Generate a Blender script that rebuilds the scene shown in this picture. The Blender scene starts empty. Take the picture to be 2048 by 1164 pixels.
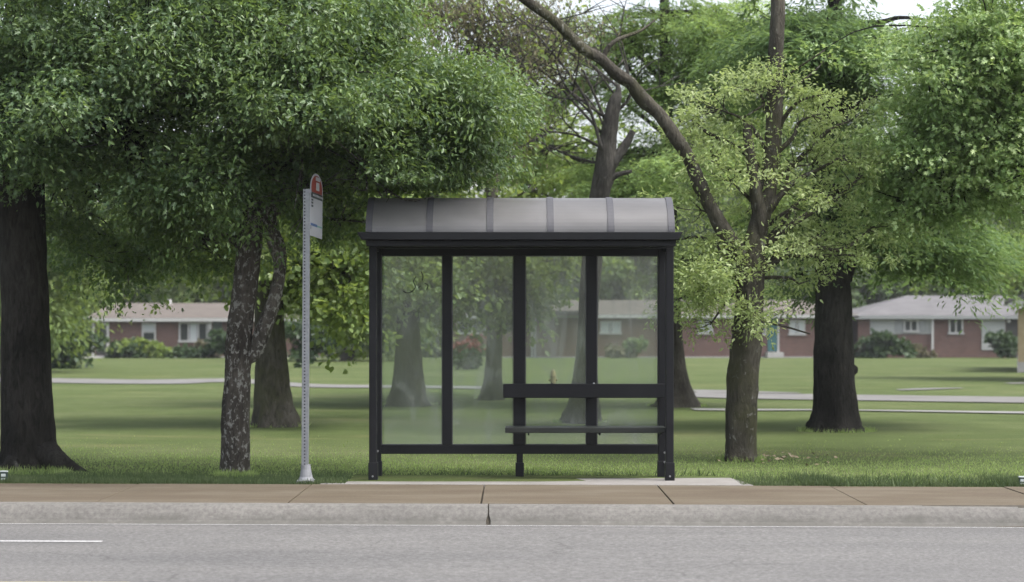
import bpy, math, random
import numpy as np
from mathutils import Vector
R = math.radians
sc = bpy.context.scene
COL = sc.collection
FPX, CX, HY, CH = 3700.0, 1024.0, 640.0, 1.475     # focal length (px of the 2048 photo), centre, horizon row, camera height

def PX(x, Y): return (x - CX) / FPX * Y
def PZ(y, Y): return CH + (HY - y) / FPX * Y
def P(x, y, Y): return np.array([PX(x, Y), Y, PZ(y, Y)])
def sstep(a, b, v):
    t = np.clip((np.asarray(v, float) - a) / (b - a), 0, 1); return t * t * (3 - 2 * t)
def street_z(X): return -.0039 * np.clip(X, -14, 14)
def ground_z(X, Y):
    X = np.asarray(X, float); Y = np.asarray(Y, float)
    z = -.0093 * (np.clip(Y, 17, 125) - 17)
    return z + street_z(X) * (1 - sstep(17, 30, Y))
def gy(x, y):
    """distance at which pixel row y meets the lawn"""
    lo, hi = 16.0, 124.0
    for _ in range(50):
        m = (lo + hi) / 2
        if HY + (CH - float(ground_z(PX(x, m), m))) / m * FPX > y: lo = m
        else: hi = m
    return lo

# ------------------------------------------------------------------ mesh helpers
class MB:
    def __init__(s): s.v = []; s.f = []
    def add(s, v, f):
        b = len(s.v); s.v += [tuple(map(float, p)) for p in v]; s.f += [tuple(b + i for i in q) for q in f]; return s
    def box(s, x0, x1, y0, y1, z0, z1):
        return s.add([(x0,y0,z0),(x1,y0,z0),(x1,y1,z0),(x0,y1,z0),(x0,y0,z1),(x1,y0,z1),(x1,y1,z1),(x0,y1,z1)],
                     [(0,3,2,1),(4,5,6,7),(0,1,5,4),(1,2,6,5),(2,3,7,6),(3,0,4,7)])
    def prism_x(s, prof, x0, x1, x0b=None, x1b=None):
        """profile of (y,z) points extruded along x"""
        n = len(prof)
        v = [(x0, y, z) for y, z in prof] + [(x1, y, z) for y, z in prof]
        f = [tuple(range(n)), tuple(range(2*n-1, n-1, -1))] + [(i, i+n, (i+1) % n + n, (i+1) % n) for i in range(n)]
        return s.add(v, f)
    def prism_y(s, prof, y0, y1):
        n = len(prof)
        v = [(x, y0, z) for x, z in prof] + [(x, y1, z) for x, z in prof]
        f = [tuple(range(n-1, -1, -1)), tuple(range(n, 2*n))] + [(i, (i+1) % n, (i+1) % n + n, i+n) for i in range(n)]
        return s.add(v, f)
    def tube(s, path, rad, segs=8, rough=0., lobes=None, cap=True, seed=0, sub=1):
        v, f = tube_np(path, rad, segs, rough, lobes, seed, sub)
        n = len(v) // segs
        fl = [tuple(q) for q in f]
        if cap: fl += [tuple(range(segs-1, -1, -1)), tuple(range((n-1)*segs, n*segs))]
        return s.add(v, fl)
    def build(s, name, m, parent=None, bevel=0., smooth=False, segs=2):
        me = bpy.data.meshes.new(name); me.from_pydata(s.v, [], s.f); me.update()
        if smooth: me.polygons.foreach_set('use_smooth', [True] * len(me.polygons))
        me.materials.append(m)
        o = bpy.data.objects.new(name, me); COL.objects.link(o)
        if bevel:
            b = o.modifiers.new('bevel', 'BEVEL'); b.width = bevel; b.segments = segs; b.limit_method = 'ANGLE'
        if parent: attach(o, parent)
        return o
def attach(o, parent):
    """child keeps its world place (all parents here are unrotated empties / objects)"""
    o.parent = parent
    w = Vector((0, 0, 0)); q = parent
    while q: w += q.location; q = q.parent
    o.location = o.location - w
def catmull(p, sub):
    p = np.asarray(p, float)
    if sub <= 1 or len(p) < 3: return p
    q = np.vstack([2*p[0]-p[1], p, 2*p[-1]-p[-2]]); out = []
    for i in range(1, len(q)-2):
        a, b, c, d = q[i-1], q[i], q[i+1], q[i+2]
        for k in range(sub):
            t = k / sub
            out.append(.5*((2*b)+(c-a)*t+(2*a-5*b+4*c-d)*t*t+(3*b-a-3*c+d)*t**3))
    out.append(q[-2]); return np.array(out)
def tube_np(path, rad, segs, rough=0., lobes=None, seed=0, sub=1):
    path = np.asarray(path, float); rad = np.asarray(rad, float)
    pr = catmull(np.hstack([path, rad[:, None]]), sub); path, rad = pr[:, :3], np.maximum(pr[:, 3], .001)
    n = len(path); T = np.gradient(path, axis=0); T /= np.linalg.norm(T, axis=1)[:, None] + 1e-9
    u = np.cross(T[0], [0, 1, .01]);
    if np.linalg.norm(u) < .1: u = np.cross(T[0], [1, 0, 0])
    u /= np.linalg.norm(u); U = [u]
    for i in range(1, n):
        u = u - T[i] * np.dot(u, T[i]); u /= np.linalg.norm(u) + 1e-9; U.append(u)
    U = np.array(U); W = np.cross(T, U)
    th = np.linspace(0, 2*np.pi, segs, endpoint=False)
    rr = np.repeat(rad[:, None], segs, 1)
    rg = np.random.default_rng(seed)
    if rough:
        ph = rg.uniform(0, 6.28, 6); s = np.linspace(0, 1, n)[:, None] * n * .35
        rr = rr * (1 + rough * (.5*np.sin(3*th+ph[0]+s*.6) + .35*np.sin(5*th+ph[1]-s*.9) + .3*np.sin(s*2.1+ph[2]+th) + .25*np.sin(9*th+ph[3]+s*.3)))
        rr = rr * (1 + rough * .35 * rg.normal(size=rr.shape))
    if lobes:
        k, amp, h = lobes
        z = path[:, 2] - path[0, 2]
        rr = rr * (1 + amp * np.exp(-np.maximum(z, 0) / h)[:, None] * (np.cos(k*th + rg.uniform(0, 6.28)) + .5*np.cos((k+2)*th + rg.uniform(0, 6.28))))
    v = path[:, None, :] + rr[..., None] * (np.cos(th)[None, :, None] * U[:, None, :] + np.sin(th)[None, :, None] * W[:, None, :])
    i = np.arange(n-1)[:, None] * segs; j = np.arange(segs)[None, :]; j2 = (j + 1) % segs
    f = np.stack([i + j, i + j2, i + segs + j2, i + segs + j], -1).reshape(-1, 4)
    return v.reshape(-1, 3), f
def mesh_np(name, V, loops, sizes, mats, parent=None, smooth=False, midx=None):
    V = np.asarray(V, np.float32); loops = np.asarray(loops, np.int32).ravel(); sizes = np.asarray(sizes, np.int32)
    me = bpy.data.meshes.new(name)
    me.vertices.add(len(V)); me.vertices.foreach_set('co', V.ravel())
    me.loops.add(len(loops)); me.loops.foreach_set('vertex_index', loops)
    me.polygons.add(len(sizes)); st = np.concatenate([[0], np.cumsum(sizes)[:-1]]).astype(np.int32)
    me.polygons.foreach_set('loop_start', st)
    try: me.polygons.foreach_set('loop_total', sizes)
    except Exception: pass
    if smooth: me.polygons.foreach_set('use_smooth', np.ones(len(sizes), bool))
    for m in (mats if isinstance(mats, (list, tuple)) else [mats]): me.materials.append(m)
    me.update(calc_edges=True); me.validate()
    o = bpy.data.objects.new(name, me); COL.objects.link(o)
    if parent: attach(o, parent)
    return o

def tag(o, label=None, cat=None, group=None, kind=None):
    if label: o['label'] = label
    if cat: o['category'] = cat
    if group: o['group'] = group
    if kind: o['kind'] = kind
    return o
def thing(name, label, cat, loc=(0, 0, 0), group=None):
    o = bpy.data.objects.new(name, None); COL.objects.link(o); o.location = [float(c) for c in loc]; o.empty_display_size = .1
    return tag(o, label, cat, group)

# ------------------------------------------------------------------ materials
def nodes(m): return m.node_tree.nodes, m.node_tree.links
def newmat(name):
    m = bpy.data.materials.new(name); m.use_nodes = True; return m
def bsdf(m): return m.node_tree.nodes['Principled BSDF']
def plain(name, c, rough=.6, metal=0., spec=.5):
    m = newmat(name); b = bsdf(m); b.inputs['Base Color'].default_value = (*c, 1); b.inputs['Roughness'].default_value = rough
    b.inputs['Metallic'].default_value = metal; b.inputs['Specular IOR Level'].default_value = spec; return m
def ramp(N, L, src, stops):
    r = N.new('ShaderNodeValToRGB'); e = r.color_ramp.elements
    while len(e) < len(stops): e.new(.5)
    for el, (p, c) in zip(e, stops): el.position = p; el.color = (*c, 1)
    L.new(src, r.inputs['Fac']); return r.outputs['Color']
def coords(N, L, scale=(1, 1, 1), kind='Object'):
    t = N.new('ShaderNodeTexCoord'); mp = N.new('ShaderNodeMapping'); mp.inputs['Scale'].default_value = scale
    L.new(t.outputs[kind], mp.inputs['Vector']); return mp.outputs['Vector']
def noise(N, L, vec, scale, detail=4, rough=.55, dist=0.):
    n = N.new('ShaderNodeTexNoise'); n.inputs['Scale'].default_value = scale; n.inputs['Detail'].default_value = detail
    n.inputs['Roughness'].default_value = rough; n.inputs['Distortion'].default_value = dist; L.new(vec, n.inputs['Vector']); return n.outputs['Fac']
def mixc(N, L, fac, a, b, mode='MIX'):
    x = N.new('ShaderNodeMix'); x.data_type = 'RGBA'; x.blend_type = mode
    for k, s in ((0, fac), (6, a), (7, b)):
        if hasattr(s, 'links'): L.new(s, x.inputs[k])
        elif k == 0: x.inputs[0].default_value = s
        else: x.inputs[k].default_value = (*s, 1)
    return x.outputs[2]
def bump(N, L, b, h, strength=.5, dist=.02):
    n = N.new('ShaderNodeBump'); n.inputs['Strength'].default_value = strength; n.inputs['Distance'].default_value = dist
    L.new(h, n.inputs['Height']); L.new(n.outputs['Normal'], b.inputs['Normal'])
def noisy(name, stops, scale=5, detail=6, rough=.8, stretch=(1, 1, 1), speck=None, bmp=0., bdist=.01, nrough=.6):
    m = newmat(name); N, L = nodes(m); b = bsdf(m); v = coords(N, L, stretch)
    c = ramp(N, L, noise(N, L, v, scale, detail, nrough), stops)
    if speck:
        s, (lo, hi), col, amt = speck
        f = ramp(N, L, noise(N, L, v, s, 2, .6), [(lo, (0, 0, 0)), (hi, (amt, amt, amt))]); c = mixc(N, L, f, c, col)
    L.new(c, b.inputs['Base Color']); b.inputs['Roughness'].default_value = rough; b.inputs['Specular IOR Level'].default_value = .3
    if bmp: bump(N, L, b, noise(N, L, v, scale * 6, 5), bmp, bdist)
    return m
def bark(name, dark, light, lichen=None, moss=None):
    m = newmat(name); N, L = nodes(m); b = bsdf(m)
    v = coords(N, L, (1, 1, .28))
    n1 = noise(N, L, v, 20, 8, .7, .8); c = ramp(N, L, n1, [(.32, dark), (.52, tuple((a+q)/2 for a, q in zip(dark, light))), (.72, light)])
    vf = coords(N, L, (1, 1, .7))
    big = ramp(N, L, noise(N, L, vf, 1.7, 3), [(.35, (.55, .55, .55)), (.65, (1.25, 1.25, 1.25))]); c = mixc(N, L, 1., c, big, 'MULTIPLY')
    if moss:
        f = ramp(N, L, noise(N, L, vf, 2.6, 4), [(.48, (0, 0, 0)), (.66, (.55, .55, .55))]); c = mixc(N, L, f, c, moss)
    if lichen:
        col, sc_, lo = lichen
        f = ramp(N, L, noise(N, L, vf, sc_, 5, .62, .4), [(lo, (0, 0, 0)), (lo + .09, (1, 1, 1))]); c = mixc(N, L, f, c, col)
    L.new(c, b.inputs['Base Color']); b.inputs['Roughness'].default_value = .92; b.inputs['Specular IOR Level'].default_value = .15
    bump(N, L, b, n1, 1., .06); return m
def leafmat(name, cols, trans, tw=.35, rough=.45, spec=.4, scale=.9):
    m = newmat(name); N, L = nodes(m); b = bsdf(m); out = N['Material Output']
    g = N.new('ShaderNodeNewGeometry'); v = coords(N, L)
    n = noise(N, L, v, scale, 3)
    ad = N.new('ShaderNodeMath'); ad.operation = 'MULTIPLY_ADD'; ad.inputs[1].default_value = .55; L.new(g.outputs['Random Per Island'], ad.inputs[0])
    sb = N.new('ShaderNodeMath'); sb.operation = 'MULTIPLY_ADD'; sb.inputs[1].default_value = 1.3; sb.inputs[2].default_value = -.42
    L.new(n, sb.inputs[0]); L.new(sb.outputs[0], ad.inputs[2])
    c = ramp(N, L, ad.outputs[0], [(.1, cols[0]), (.5, cols[1]), (.92, cols[2])])
    L.new(c, b.inputs['Base Color']); b.inputs['Roughness'].default_value = rough; b.inputs['Specular IOR Level'].default_value = spec
    t = N.new('ShaderNodeBsdfTranslucent'); L.new(mixc(N, L, .55, c, trans), t.inputs['Color'])
    mx = N.new('ShaderNodeMixShader'); mx.inputs[0].default_value = tw
    L.new(b.outputs[0], mx.inputs[1]); L.new(t.outputs[0], mx.inputs[2]); L.new(mx.outputs[0], out.inputs['Surface'])
    return m

M = {}
# asphalt
m = newmat('asphalt'); N, L = nodes(m); b = bsdf(m); v = coords(N, L)
c = ramp(N, L, noise(N, L, v, 30, 6, .8), [(.3, (0.054, 0.053, 0.053)), (.5, (0.111, 0.109, 0.107)), (.7, (0.182, 0.180, 0.180))])
vs = coords(N, L, (.25, 1.2, 1)); c = mixc(N, L, 1., c, ramp(N, L, noise(N, L, vs, 1.3, 5, .6), [(.3, (.82, .82, .83)), (.7, (1.12, 1.11, 1.1))]), 'MULTIPLY')
vo = N.new('ShaderNodeTexVoronoi'); vo.feature = 'DISTANCE_TO_EDGE'; vo.inputs['Scale'].default_value = .55
wv = N.new('ShaderNodeVectorMath'); wv.operation = 'MULTIPLY_ADD'; wv.inputs[1].default_value = (.5, .5, .5); nz = N.new('ShaderNodeTexNoise'); nz.inputs['Scale'].default_value = 2.4; nz.inputs['Detail'].default_value = 6; L.new(v, nz.inputs['Vector'])
L.new(nz.outputs['Color'], wv.inputs[0]); L.new(v, wv.inputs[2]); L.new(wv.outputs[0], vo.inputs['Vector'])
ck = ramp(N, L, vo.outputs['Distance'], [(.0, (1, 1, 1)), (.008, (0, 0, 0))]); mk = ramp(N, L, noise(N, L, v, .7, 3), [(.5, (0, 0, 0)), (.62, (.55, .55, .55))])
c = mixc(N, L, mixc(N, L, 1., ck, mk, 'MULTIPLY'), c, (.045, .044, .043))
c = mixc(N, L, ramp(N, L, noise(N, L, coords(N, L, (.6, 1.3, 1)), 1.1, 6, .7), [(.58, (0, 0, 0)), (.74, (.35, .35, .35))]), c, (.07, .068, .066))
L.new(c, b.inputs['Base Color']); b.inputs['Roughness'].default_value = .85; b.inputs['Specular IOR Level'].default_value = .25
bump(N, L, b, noise(N, L, v, 70, 4, .7), .35, .006); M['asphalt'] = m
# kerb concrete, dirty at the gutter
m = newmat('kerb_concrete'); N, L = nodes(m); b = bsdf(m); v = coords(N, L)
c = ramp(N, L, noise(N, L, v, 26, 6, .7), [(.3, (0.080, 0.075, 0.070)), (.5, (0.116, 0.111, 0.103)), (.72, (0.153, 0.144, 0.134))])
c = mixc(N, L, 1., c, ramp(N, L, noise(N, L, coords(N, L, (.4, 1, 1)), 2.2, 4), [(.3, (.86, .86, .86)), (.7, (1.1, 1.1, 1.1))]), 'MULTIPLY')
sp = N.new('ShaderNodeSeparateXYZ'); L.new(v, sp.inputs[0])
mr = N.new('ShaderNodeMapRange'); mr.inputs[1].default_value = -.06; mr.inputs[2].default_value = -.16; mr.inputs[3].default_value = 0; mr.inputs[4].default_value = .3
L.new(sp.outputs['Z'], mr.inputs[0])
ad = N.new('ShaderNodeMath'); ad.operation = 'ADD'; L.new(mr.outputs[0], ad.inputs[0]); L.new(noise(N, L, coords(N, L, (.55, 1, 1)), 7, 7, .75), ad.inputs[1])
c = mixc(N, L, ramp(N, L, ad.outputs[0], [(.56, (0, 0, 0)), (.74, (.7, .7, .7))]), c, (.07, .068, .06))
L.new(c, b.inputs['Base Color']); b.inputs['Roughness'].default_value = .9; bump(N, L, b, noise(N, L, v, 60, 5, .7), .4, .006); M['kerb'] = m
# tan pavement slabs
m = newmat('sidewalk_concrete'); N, L = nodes(m); b = bsdf(m); v = coords(N, L, (.5, 1.6, 1))
c = ramp(N, L, noise(N, L, v, 1.7, 6, .62), [(.3, (0.064, 0.049, 0.034)), (.5, (0.082, 0.067, 0.046)), (.72, (0.110, 0.095, 0.072))])
c = mixc(N, L, ramp(N, L, noise(N, L, coords(N, L), 90, 3, .7), [(.35, (.35, .35, .35)), (.6, (0, 0, 0))]), c, (.15, .12, .095))
c = mixc(N, L, ramp(N, L, noise(N, L, coords(N, L, (.8, 2, 1)), 3.1, 6, .7), [(.6, (0, 0, 0)), (.75, (.5, .5, .5))]), c, (.15, .115, .085))
L.new(c, b.inputs['Base Color']); b.inputs['Roughness'].default_value = .9; b.inputs['Specular IOR Level'].default_value = .2
bump(N, L, b, noise(N, L, coords(N, L), 60, 4), .25, .004); M['walk'] = m
M['pad'] = noisy('pad_concrete', [(.3, (0.162, 0.153, 0.141)), (.7, (0.216, 0.207, 0.198))], 3, 6, .9, speck=(80, (.55, .7), (0.108, 0.096, 0.084), .5), bmp=.2, bdist=.004)
M['gap'] = noisy('joint_dirt', [(.3, (.03, .026, .02)), (.7, (.07, .06, .045))], 20)
M['path'] = noisy('path_concrete', [(.3, (0.104, 0.101, 0.095)), (.7, (0.141, 0.138, 0.133))], 1.2, 5, .9)
def paintmat(name, c, lo, hi):
    m = newmat(name); N, L = nodes(m); b = bsdf(m); v = coords(N, L)
    f = ramp(N, L, noise(N, L, v, 38, 6, .75), [(lo, (0, 0, 0)), (hi, (1, 1, 1))])
    L.new(mixc(N, L, f, c, (.2, .196, .2)), b.inputs['Base Color']); b.inputs['Roughness'].default_value = .8; return m
M['white_line'] = paintmat('white_road_paint', (.42, .42, .42), .42, .66)
M['yellow_line'] = paintmat('yellow_road_paint', (.26, .2, .04), .35, .6)
# lawn
m = newmat('lawn_grass'); N, L = nodes(m); b = bsdf(m); v = coords(N, L, (.6, 1, 1))
c = ramp(N, L, noise(N, L, v, .32, 6, .62), [(.3, (0.052, 0.072, 0.022)), (.5, (0.068, 0.090, 0.030)), (.7, (0.093, 0.109, 0.046))])
c = mixc(N, L, 1., c, ramp(N, L, noise(N, L, v, 2.6, 6, .7), [(.3, (.78, .8, .76)), (.7, (1.18, 1.16, 1.2))]), 'MULTIPLY')
c = mixc(N, L, 1., c, ramp(N, L, noise(N, L, coords(N, L), 40, 3, .7), [(.3, (.7, .7, .7)), (.7, (1.25, 1.25, 1.25))]), 'MULTIPLY')
c = mixc(N, L, ramp(N, L, noise(N, L, coords(N, L, (.5, 1, 1)), .55, 5, .65, .5), [(.56, (0, 0, 0)), (.7, (.55, .55, .55))]), c, (.135, .13, .06))
L.new(c, b.inputs['Base Color']); b.inputs['Roughness'].default_value = .95; b.inputs['Specular IOR Level'].default_value = .1
bump(N, L, b, noise(N, L, coords(N, L), 45, 4, .7), .6, .03); M['lawn'] = m
M['blade'] = leafmat('grass_blade', [(0.111, 0.180, 0.051), (0.200, 0.276, 0.095), (0.301, 0.360, 0.154)], (0.415, 0.555, 0.130), .38, .6, .2, 1.5)
M['litter'] = noisy('leaf_litter', [(.3, (.16, .12, .07)), (.7, (.32, .27, .18))], 6)
# shelter
m = newmat('dark_powder_coat'); N, L = nodes(m); b = bsdf(m); v = coords(N, L)
L.new(ramp(N, L, noise(N, L, coords(N, L, (1, 1, .3)), 3, 5), [(.3, (.007, .0075, .009)), (.7, (.011, .0115, .0135))]), b.inputs['Base Color'])
L.new(ramp(N, L, noise(N, L, v, 9, 4), [(.3, (.38, .38, .38)), (.7, (.58, .58, .58))]), b.inputs['Roughness']); b.inputs['Specular IOR Level'].default_value = .18; M['frame'] = m
M['rib'] = plain('grey_rib_coat', (.055, .055, .063), .5, 0, .35)
M['seat'] = noisy('dark_bench_slat', [(.3, (.009, .011, .010)), (.7, (.017, .019, .017))], 6, 5, .5, (.3, 1, 1))
M['bolt'] = plain('bolt_steel', (.4, .4, .4), .4, 1.)
m = newmat('dirty_glass'); N, L = nodes(m); out = N['Material Output']; v = coords(N, L)
N.remove(bsdf(m))
tr = N.new('ShaderNodeBsdfTransparent'); tr.inputs[0].default_value = (.88, .92, .9, 1)
df = N.new('ShaderNodeBsdfDiffuse'); df.inputs[0].default_value = (.42, .44, .43, 1)
tl = N.new('ShaderNodeBsdfTranslucent'); tl.inputs[0].default_value = (.5, .52, .5, 1)
gl = N.new('ShaderNodeBsdfGlossy'); gl.inputs['Roughness'].default_value = .06
a1 = N.new('ShaderNodeMixShader'); a1.inputs[0].default_value = .35; L.new(df.outputs[0], a1.inputs[1]); L.new(tl.outputs[0], a1.inputs[2])
dirt = ramp(N, L, noise(N, L, coords(N, L, (1.3, 1, .6)), 2.4, 8, .7, 1.2), [(.34, (.05, .05, .05)), (.52, (.115, .115, .115)), (.72, (.36, .36, .36))])
a2 = N.new('ShaderNodeMixShader'); L.new(dirt, a2.inputs[0]); L.new(tr.outputs[0], a2.inputs[1]); L.new(a1.outputs[0], a2.inputs[2])
lw = N.new('ShaderNodeLayerWeight'); lw.inputs[0].default_value = .25
mm = N.new('ShaderNodeMath'); mm.operation = 'MULTIPLY_ADD'; mm.inputs[1].default_value = .5; mm.inputs[2].default_value = .06; L.new(lw.outputs['Fresnel'], mm.inputs[0])
a3 = N.new('ShaderNodeMixShader'); L.new(mm.outputs[0], a3.inputs[0]); L.new(a2.outputs[0], a3.inputs[1]); L.new(gl.outputs[0], a3.inputs[2])
L.new(a3.outputs[0], out.inputs['Surface']); M['glass'] = m
m = newmat('frosted_roof_sheet'); N, L = nodes(m); b = bsdf(m); out = N['Material Output']
cc = ramp(N, L, noise(N, L, coords(N, L, (0.413, 0.515, 0.773)), 2.2, 5, .6, .5), [(.3, (0.123, 0.121, 0.121)), (.6, (0.176, 0.173, 0.176)), (.8, (0.206, 0.204, 0.206))])
L.new(cc, b.inputs['Base Color']); b.inputs['Roughness'].default_value = .28; b.inputs['Specular IOR Level'].default_value = .6
tl = N.new('ShaderNodeBsdfTranslucent'); tl.inputs[0].default_value = (.45, .44, .44, 1)
tp = N.new('ShaderNodeBsdfTransparent'); tp.inputs[0].default_value = (.7, .7, .7, 1)
x1 = N.new('ShaderNodeMixShader'); x1.inputs[0].default_value = .3; L.new(b.outputs[0], x1.inputs[1]); L.new(tl.outputs[0], x1.inputs[2])
x2 = N.new('ShaderNodeMixShader'); x2.inputs[0].default_value = .12; L.new(x1.outputs[0], x2.inputs[1]); L.new(tp.outputs[0], x2.inputs[2])
L.new(x2.outputs[0], out.inputs['Surface']); M['roofsheet'] = m
# sign
m = newmat('galvanised_perforated_post'); N, L = nodes(m); b = bsdf(m); v = coords(N, L)
c = ramp(N, L, noise(N, L, v, 30, 4), [(.3, (0.165, 0.176, 0.193)), (.7, (0.220, 0.231, 0.248))])
sp = N.new('ShaderNodeSeparateXYZ'); L.new(v, sp.inputs[0])
def mth(op, a, bb=None):
    q = N.new('ShaderNodeMath'); q.operation = op
    for k, s in enumerate((a, bb)):
        if s is None: continue
        if hasattr(s, 'links'): L.new(s, q.inputs[k])
        else: q.inputs[k].default_value = s
    return q.outputs[0]
zz = mth('SUBTRACT', mth('FRACT', mth('MULTIPLY', sp.outputs['Z'], 1/.03)), .5); zz = mth('MULTIPLY', zz, .03)
d2 = mth('SQRT', mth('ADD', mth('MULTIPLY', zz, zz), mth('MULTIPLY', sp.outputs['X'], sp.outputs['X'])))
L.new(mixc(N, L, mth('LESS_THAN', d2, .0075), c, (.03, .03, .035)), b.inputs['Base Color']); b.inputs['Roughness'].default_value = .45; b.inputs['Metallic'].default_value = .35; M['post'] = m
M['galv'] = noisy('galvanised_steel', [(.3, (0.168, 0.174, 0.186)), (.7, (0.228, 0.234, 0.252))], 20, 4, .5)
M['sign_white'] = plain('sign_white', (0.299, 0.312, 0.339), .5); M['sign_red'] = plain('sign_red', (0.194, 0.040, 0.031), .5)
M['sign_dark'] = plain('sign_dark', (.035, .045, .05), .5); M['sign_blue'] = plain('sign_blue', (.05, .09, .2), .5); M['sign_grey'] = plain('sign_grey', (.3, .31, .33), .5)
M['sign_green'] = plain('sign_teal', (.12, .25, .22), .5)
# buildings
m = newmat('red_brick'); N, L = nodes(m); b = bsdf(m)
mp = coords(N, L); sx = N.new('ShaderNodeSeparateXYZ'); L.new(mp, sx.inputs[0]); cx = N.new('ShaderNodeCombineXYZ')
q = N.new('ShaderNodeMath'); q.operation = 'ADD'; L.new(sx.outputs['X'], q.inputs[0]); L.new(sx.outputs['Y'], q.inputs[1])
L.new(q.outputs[0], cx.inputs['X']); L.new(sx.outputs['Z'], cx.inputs['Y'])
br = N.new('ShaderNodeTexBrick'); br.inputs['Color1'].default_value = (.115, .056, .046, 1); br.inputs['Color2'].default_value = (.085, .044, .037, 1); br.inputs['Mortar'].default_value = (.13, .105, .095, 1)
br.inputs['Scale'].default_value = 1; br.inputs['Brick Width'].default_value = .21; br.inputs['Row Height'].default_value = .075; br.inputs['Mortar Size'].default_value = .008
L.new(cx.outputs[0], br.inputs['Vector'])
c = mixc(N, L, 1., br.outputs['Color'], ramp(N, L, noise(N, L, coords(N, L), .9, 4), [(.3, (.85, .85, .85)), (.7, (1.15, 1.15, 1.15))]), 'MULTIPLY')
L.new(c, b.inputs['Base Color']); b.inputs['Roughness'].default_value = .9; M['brick'] = m
M['tanbrick'] = noisy('tan_wall', [(.3, (0.264, 0.208, 0.128)), (.7, (0.336, 0.272, 0.176))], 5)
M['shingle_tan'] = noisy('tan_shingles', [(.3, (.075, .064, .056)), (.7, (.118, .103, .091))], 2.5, 6, .95, (.4, 1, 4))
M['shingle_grey'] = noisy('grey_shingles', [(.3, (.082, .08, .083)), (.7, (.13, .127, .131))], 2.5, 6, .95, (.4, 1, 4))
M['trim'] = noisy('white_trim', [(.3, (0.319, 0.319, 0.312)), (.7, (0.395, 0.395, 0.389))], 4)
M['siding'] = noisy('pale_siding', [(.3, (0.268, 0.281, 0.275)), (.7, (0.332, 0.338, 0.332))], 3, 4, .8, (0.191, 0.637, 3.825))
M['found'] = noisy('foundation_block', [(.3, (0.270, 0.262, 0.255)), (.7, (0.345, 0.338, 0.330))], 4)
M['pane'] = plain('window_pane', (.02, .024, .028), .08, 0, .6); M['curtain'] = plain('pale_curtain', (.35, .37, .38), .8)
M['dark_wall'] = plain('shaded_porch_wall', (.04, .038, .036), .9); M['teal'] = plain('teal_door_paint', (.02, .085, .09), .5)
M['dark_door'] = plain('dark_door_paint', (.03, .04, .032), .5); M['shutter'] = plain('grey_shutter', (.2, .21, .21), .7)
M['marker'] = plain('dark_green_marker', (.018, .035, .03), .6); M['marker_pale'] = plain('pale_marker_band', (.4, .44, .43), .6)
M['hydrant'] = plain('yellow_hydrant_paint', (.2, .165, .07), .6)
# bark and leaves
M['bark_oak'] = bark('oak_bark', (0.013, 0.012, 0.010), (0.049, 0.046, 0.041), ((0.119, 0.119, 0.108), 4.5, .66))
M['bark_lichen'] = bark('lichen_bark', (.034, .03, .026), (.12, .108, .094), ((.26, .26, .24), 26, .53))
M['bark_grey'] = bark('grey_bark', (0.040, 0.037, 0.030), (0.128, 0.118, 0.100), ((0.240, 0.240, 0.208), 8, .68), (0.080, 0.084, 0.040))
M['bark_limb'] = bark('mossy_bark', (.04, .036, .029), (.125, .115, .095), ((.19, .19, .17), 14, .6), (.07, .072, .034))
M['bark_dark'] = bark('dark_bark', (.012, .011, .010), (.042, .040, .036))
M['bark_mid'] = bark('mid_bark', (0.024, 0.022, 0.018), (0.080, 0.074, 0.062))
M['bark_pale'] = bark('weathered_wood', (.03, .0285, .026), (.115, .108, .098))
M['leaf_oak'] = leafmat('oak_leaf', [(0.035, 0.069, 0.030), (0.071, 0.128, 0.055), (0.137, 0.200, 0.090)], (0.204, 0.297, 0.058), .36, .42, .5)
M['leaf_maple'] = leafmat('maple_leaf', [(0.044, 0.083, 0.031), (0.091, 0.156, 0.052), (0.174, 0.251, 0.089)], (0.277, 0.385, 0.061), .38, .42, .5)
M['leaf_shade'] = leafmat('shade_leaf', [(0.060, 0.108, 0.032), (0.127, 0.187, 0.055), (0.226, 0.288, 0.087)], (0.374, 0.475, 0.072), .42)
M['leaf_young'] = leafmat('young_leaf', [(0.146, 0.210, 0.070), (0.256, 0.334, 0.126), (0.403, 0.469, 0.239)], (0.488, 0.592, 0.169), .42, .5, .4)
M['leaf_cypress'] = leafmat('cypress_frond', [(0.087, 0.145, 0.053), (0.166, 0.255, 0.088), (0.270, 0.363, 0.147)], (0.411, 0.552, 0.127), .45, .6, .25)
M['leaf_cypress_dark'] = leafmat('dark_cypress_frond', [(0.057, 0.110, 0.043), (0.108, 0.176, 0.071), (0.172, 0.251, 0.107)], (0.257, 0.381, 0.089), .42, .6, .2)
M['leaf_pale'] = leafmat('glaucous_oak_leaf', [(0.116, 0.198, 0.070), (0.216, 0.326, 0.122), (0.434, 0.536, 0.252)], (0.511, 0.675, 0.148), .33, .4, .55)
M['leaf_far'] = leafmat('far_leaf', [(0.054, 0.092, 0.042), (0.102, 0.149, 0.070), (0.180, 0.230, 0.120)], (0.240, 0.310, 0.096), .35, .6, .2, .35)
M['leaf_brown'] = leafmat('brown_catkin', [(0.078, 0.072, 0.046), (0.143, 0.130, 0.085), (0.208, 0.195, 0.130)], (0.234, 0.221, 0.117), .3, .8, .1)
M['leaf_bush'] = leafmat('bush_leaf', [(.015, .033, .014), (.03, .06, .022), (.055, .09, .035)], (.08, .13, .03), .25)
M['leaf_bush_lime'] = leafmat('lime_bush_leaf', [(.08, .12, .02), (.14, .2, .03), (.2, .26, .05)], (.25, .32, .04), .3)
M['leaf_red'] = leafmat('red_blossom', [(0.096, 0.022, 0.024), (0.180, 0.045, 0.048), (0.240, 0.090, 0.088)], (0.240, 0.075, 0.064), .3)

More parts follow.
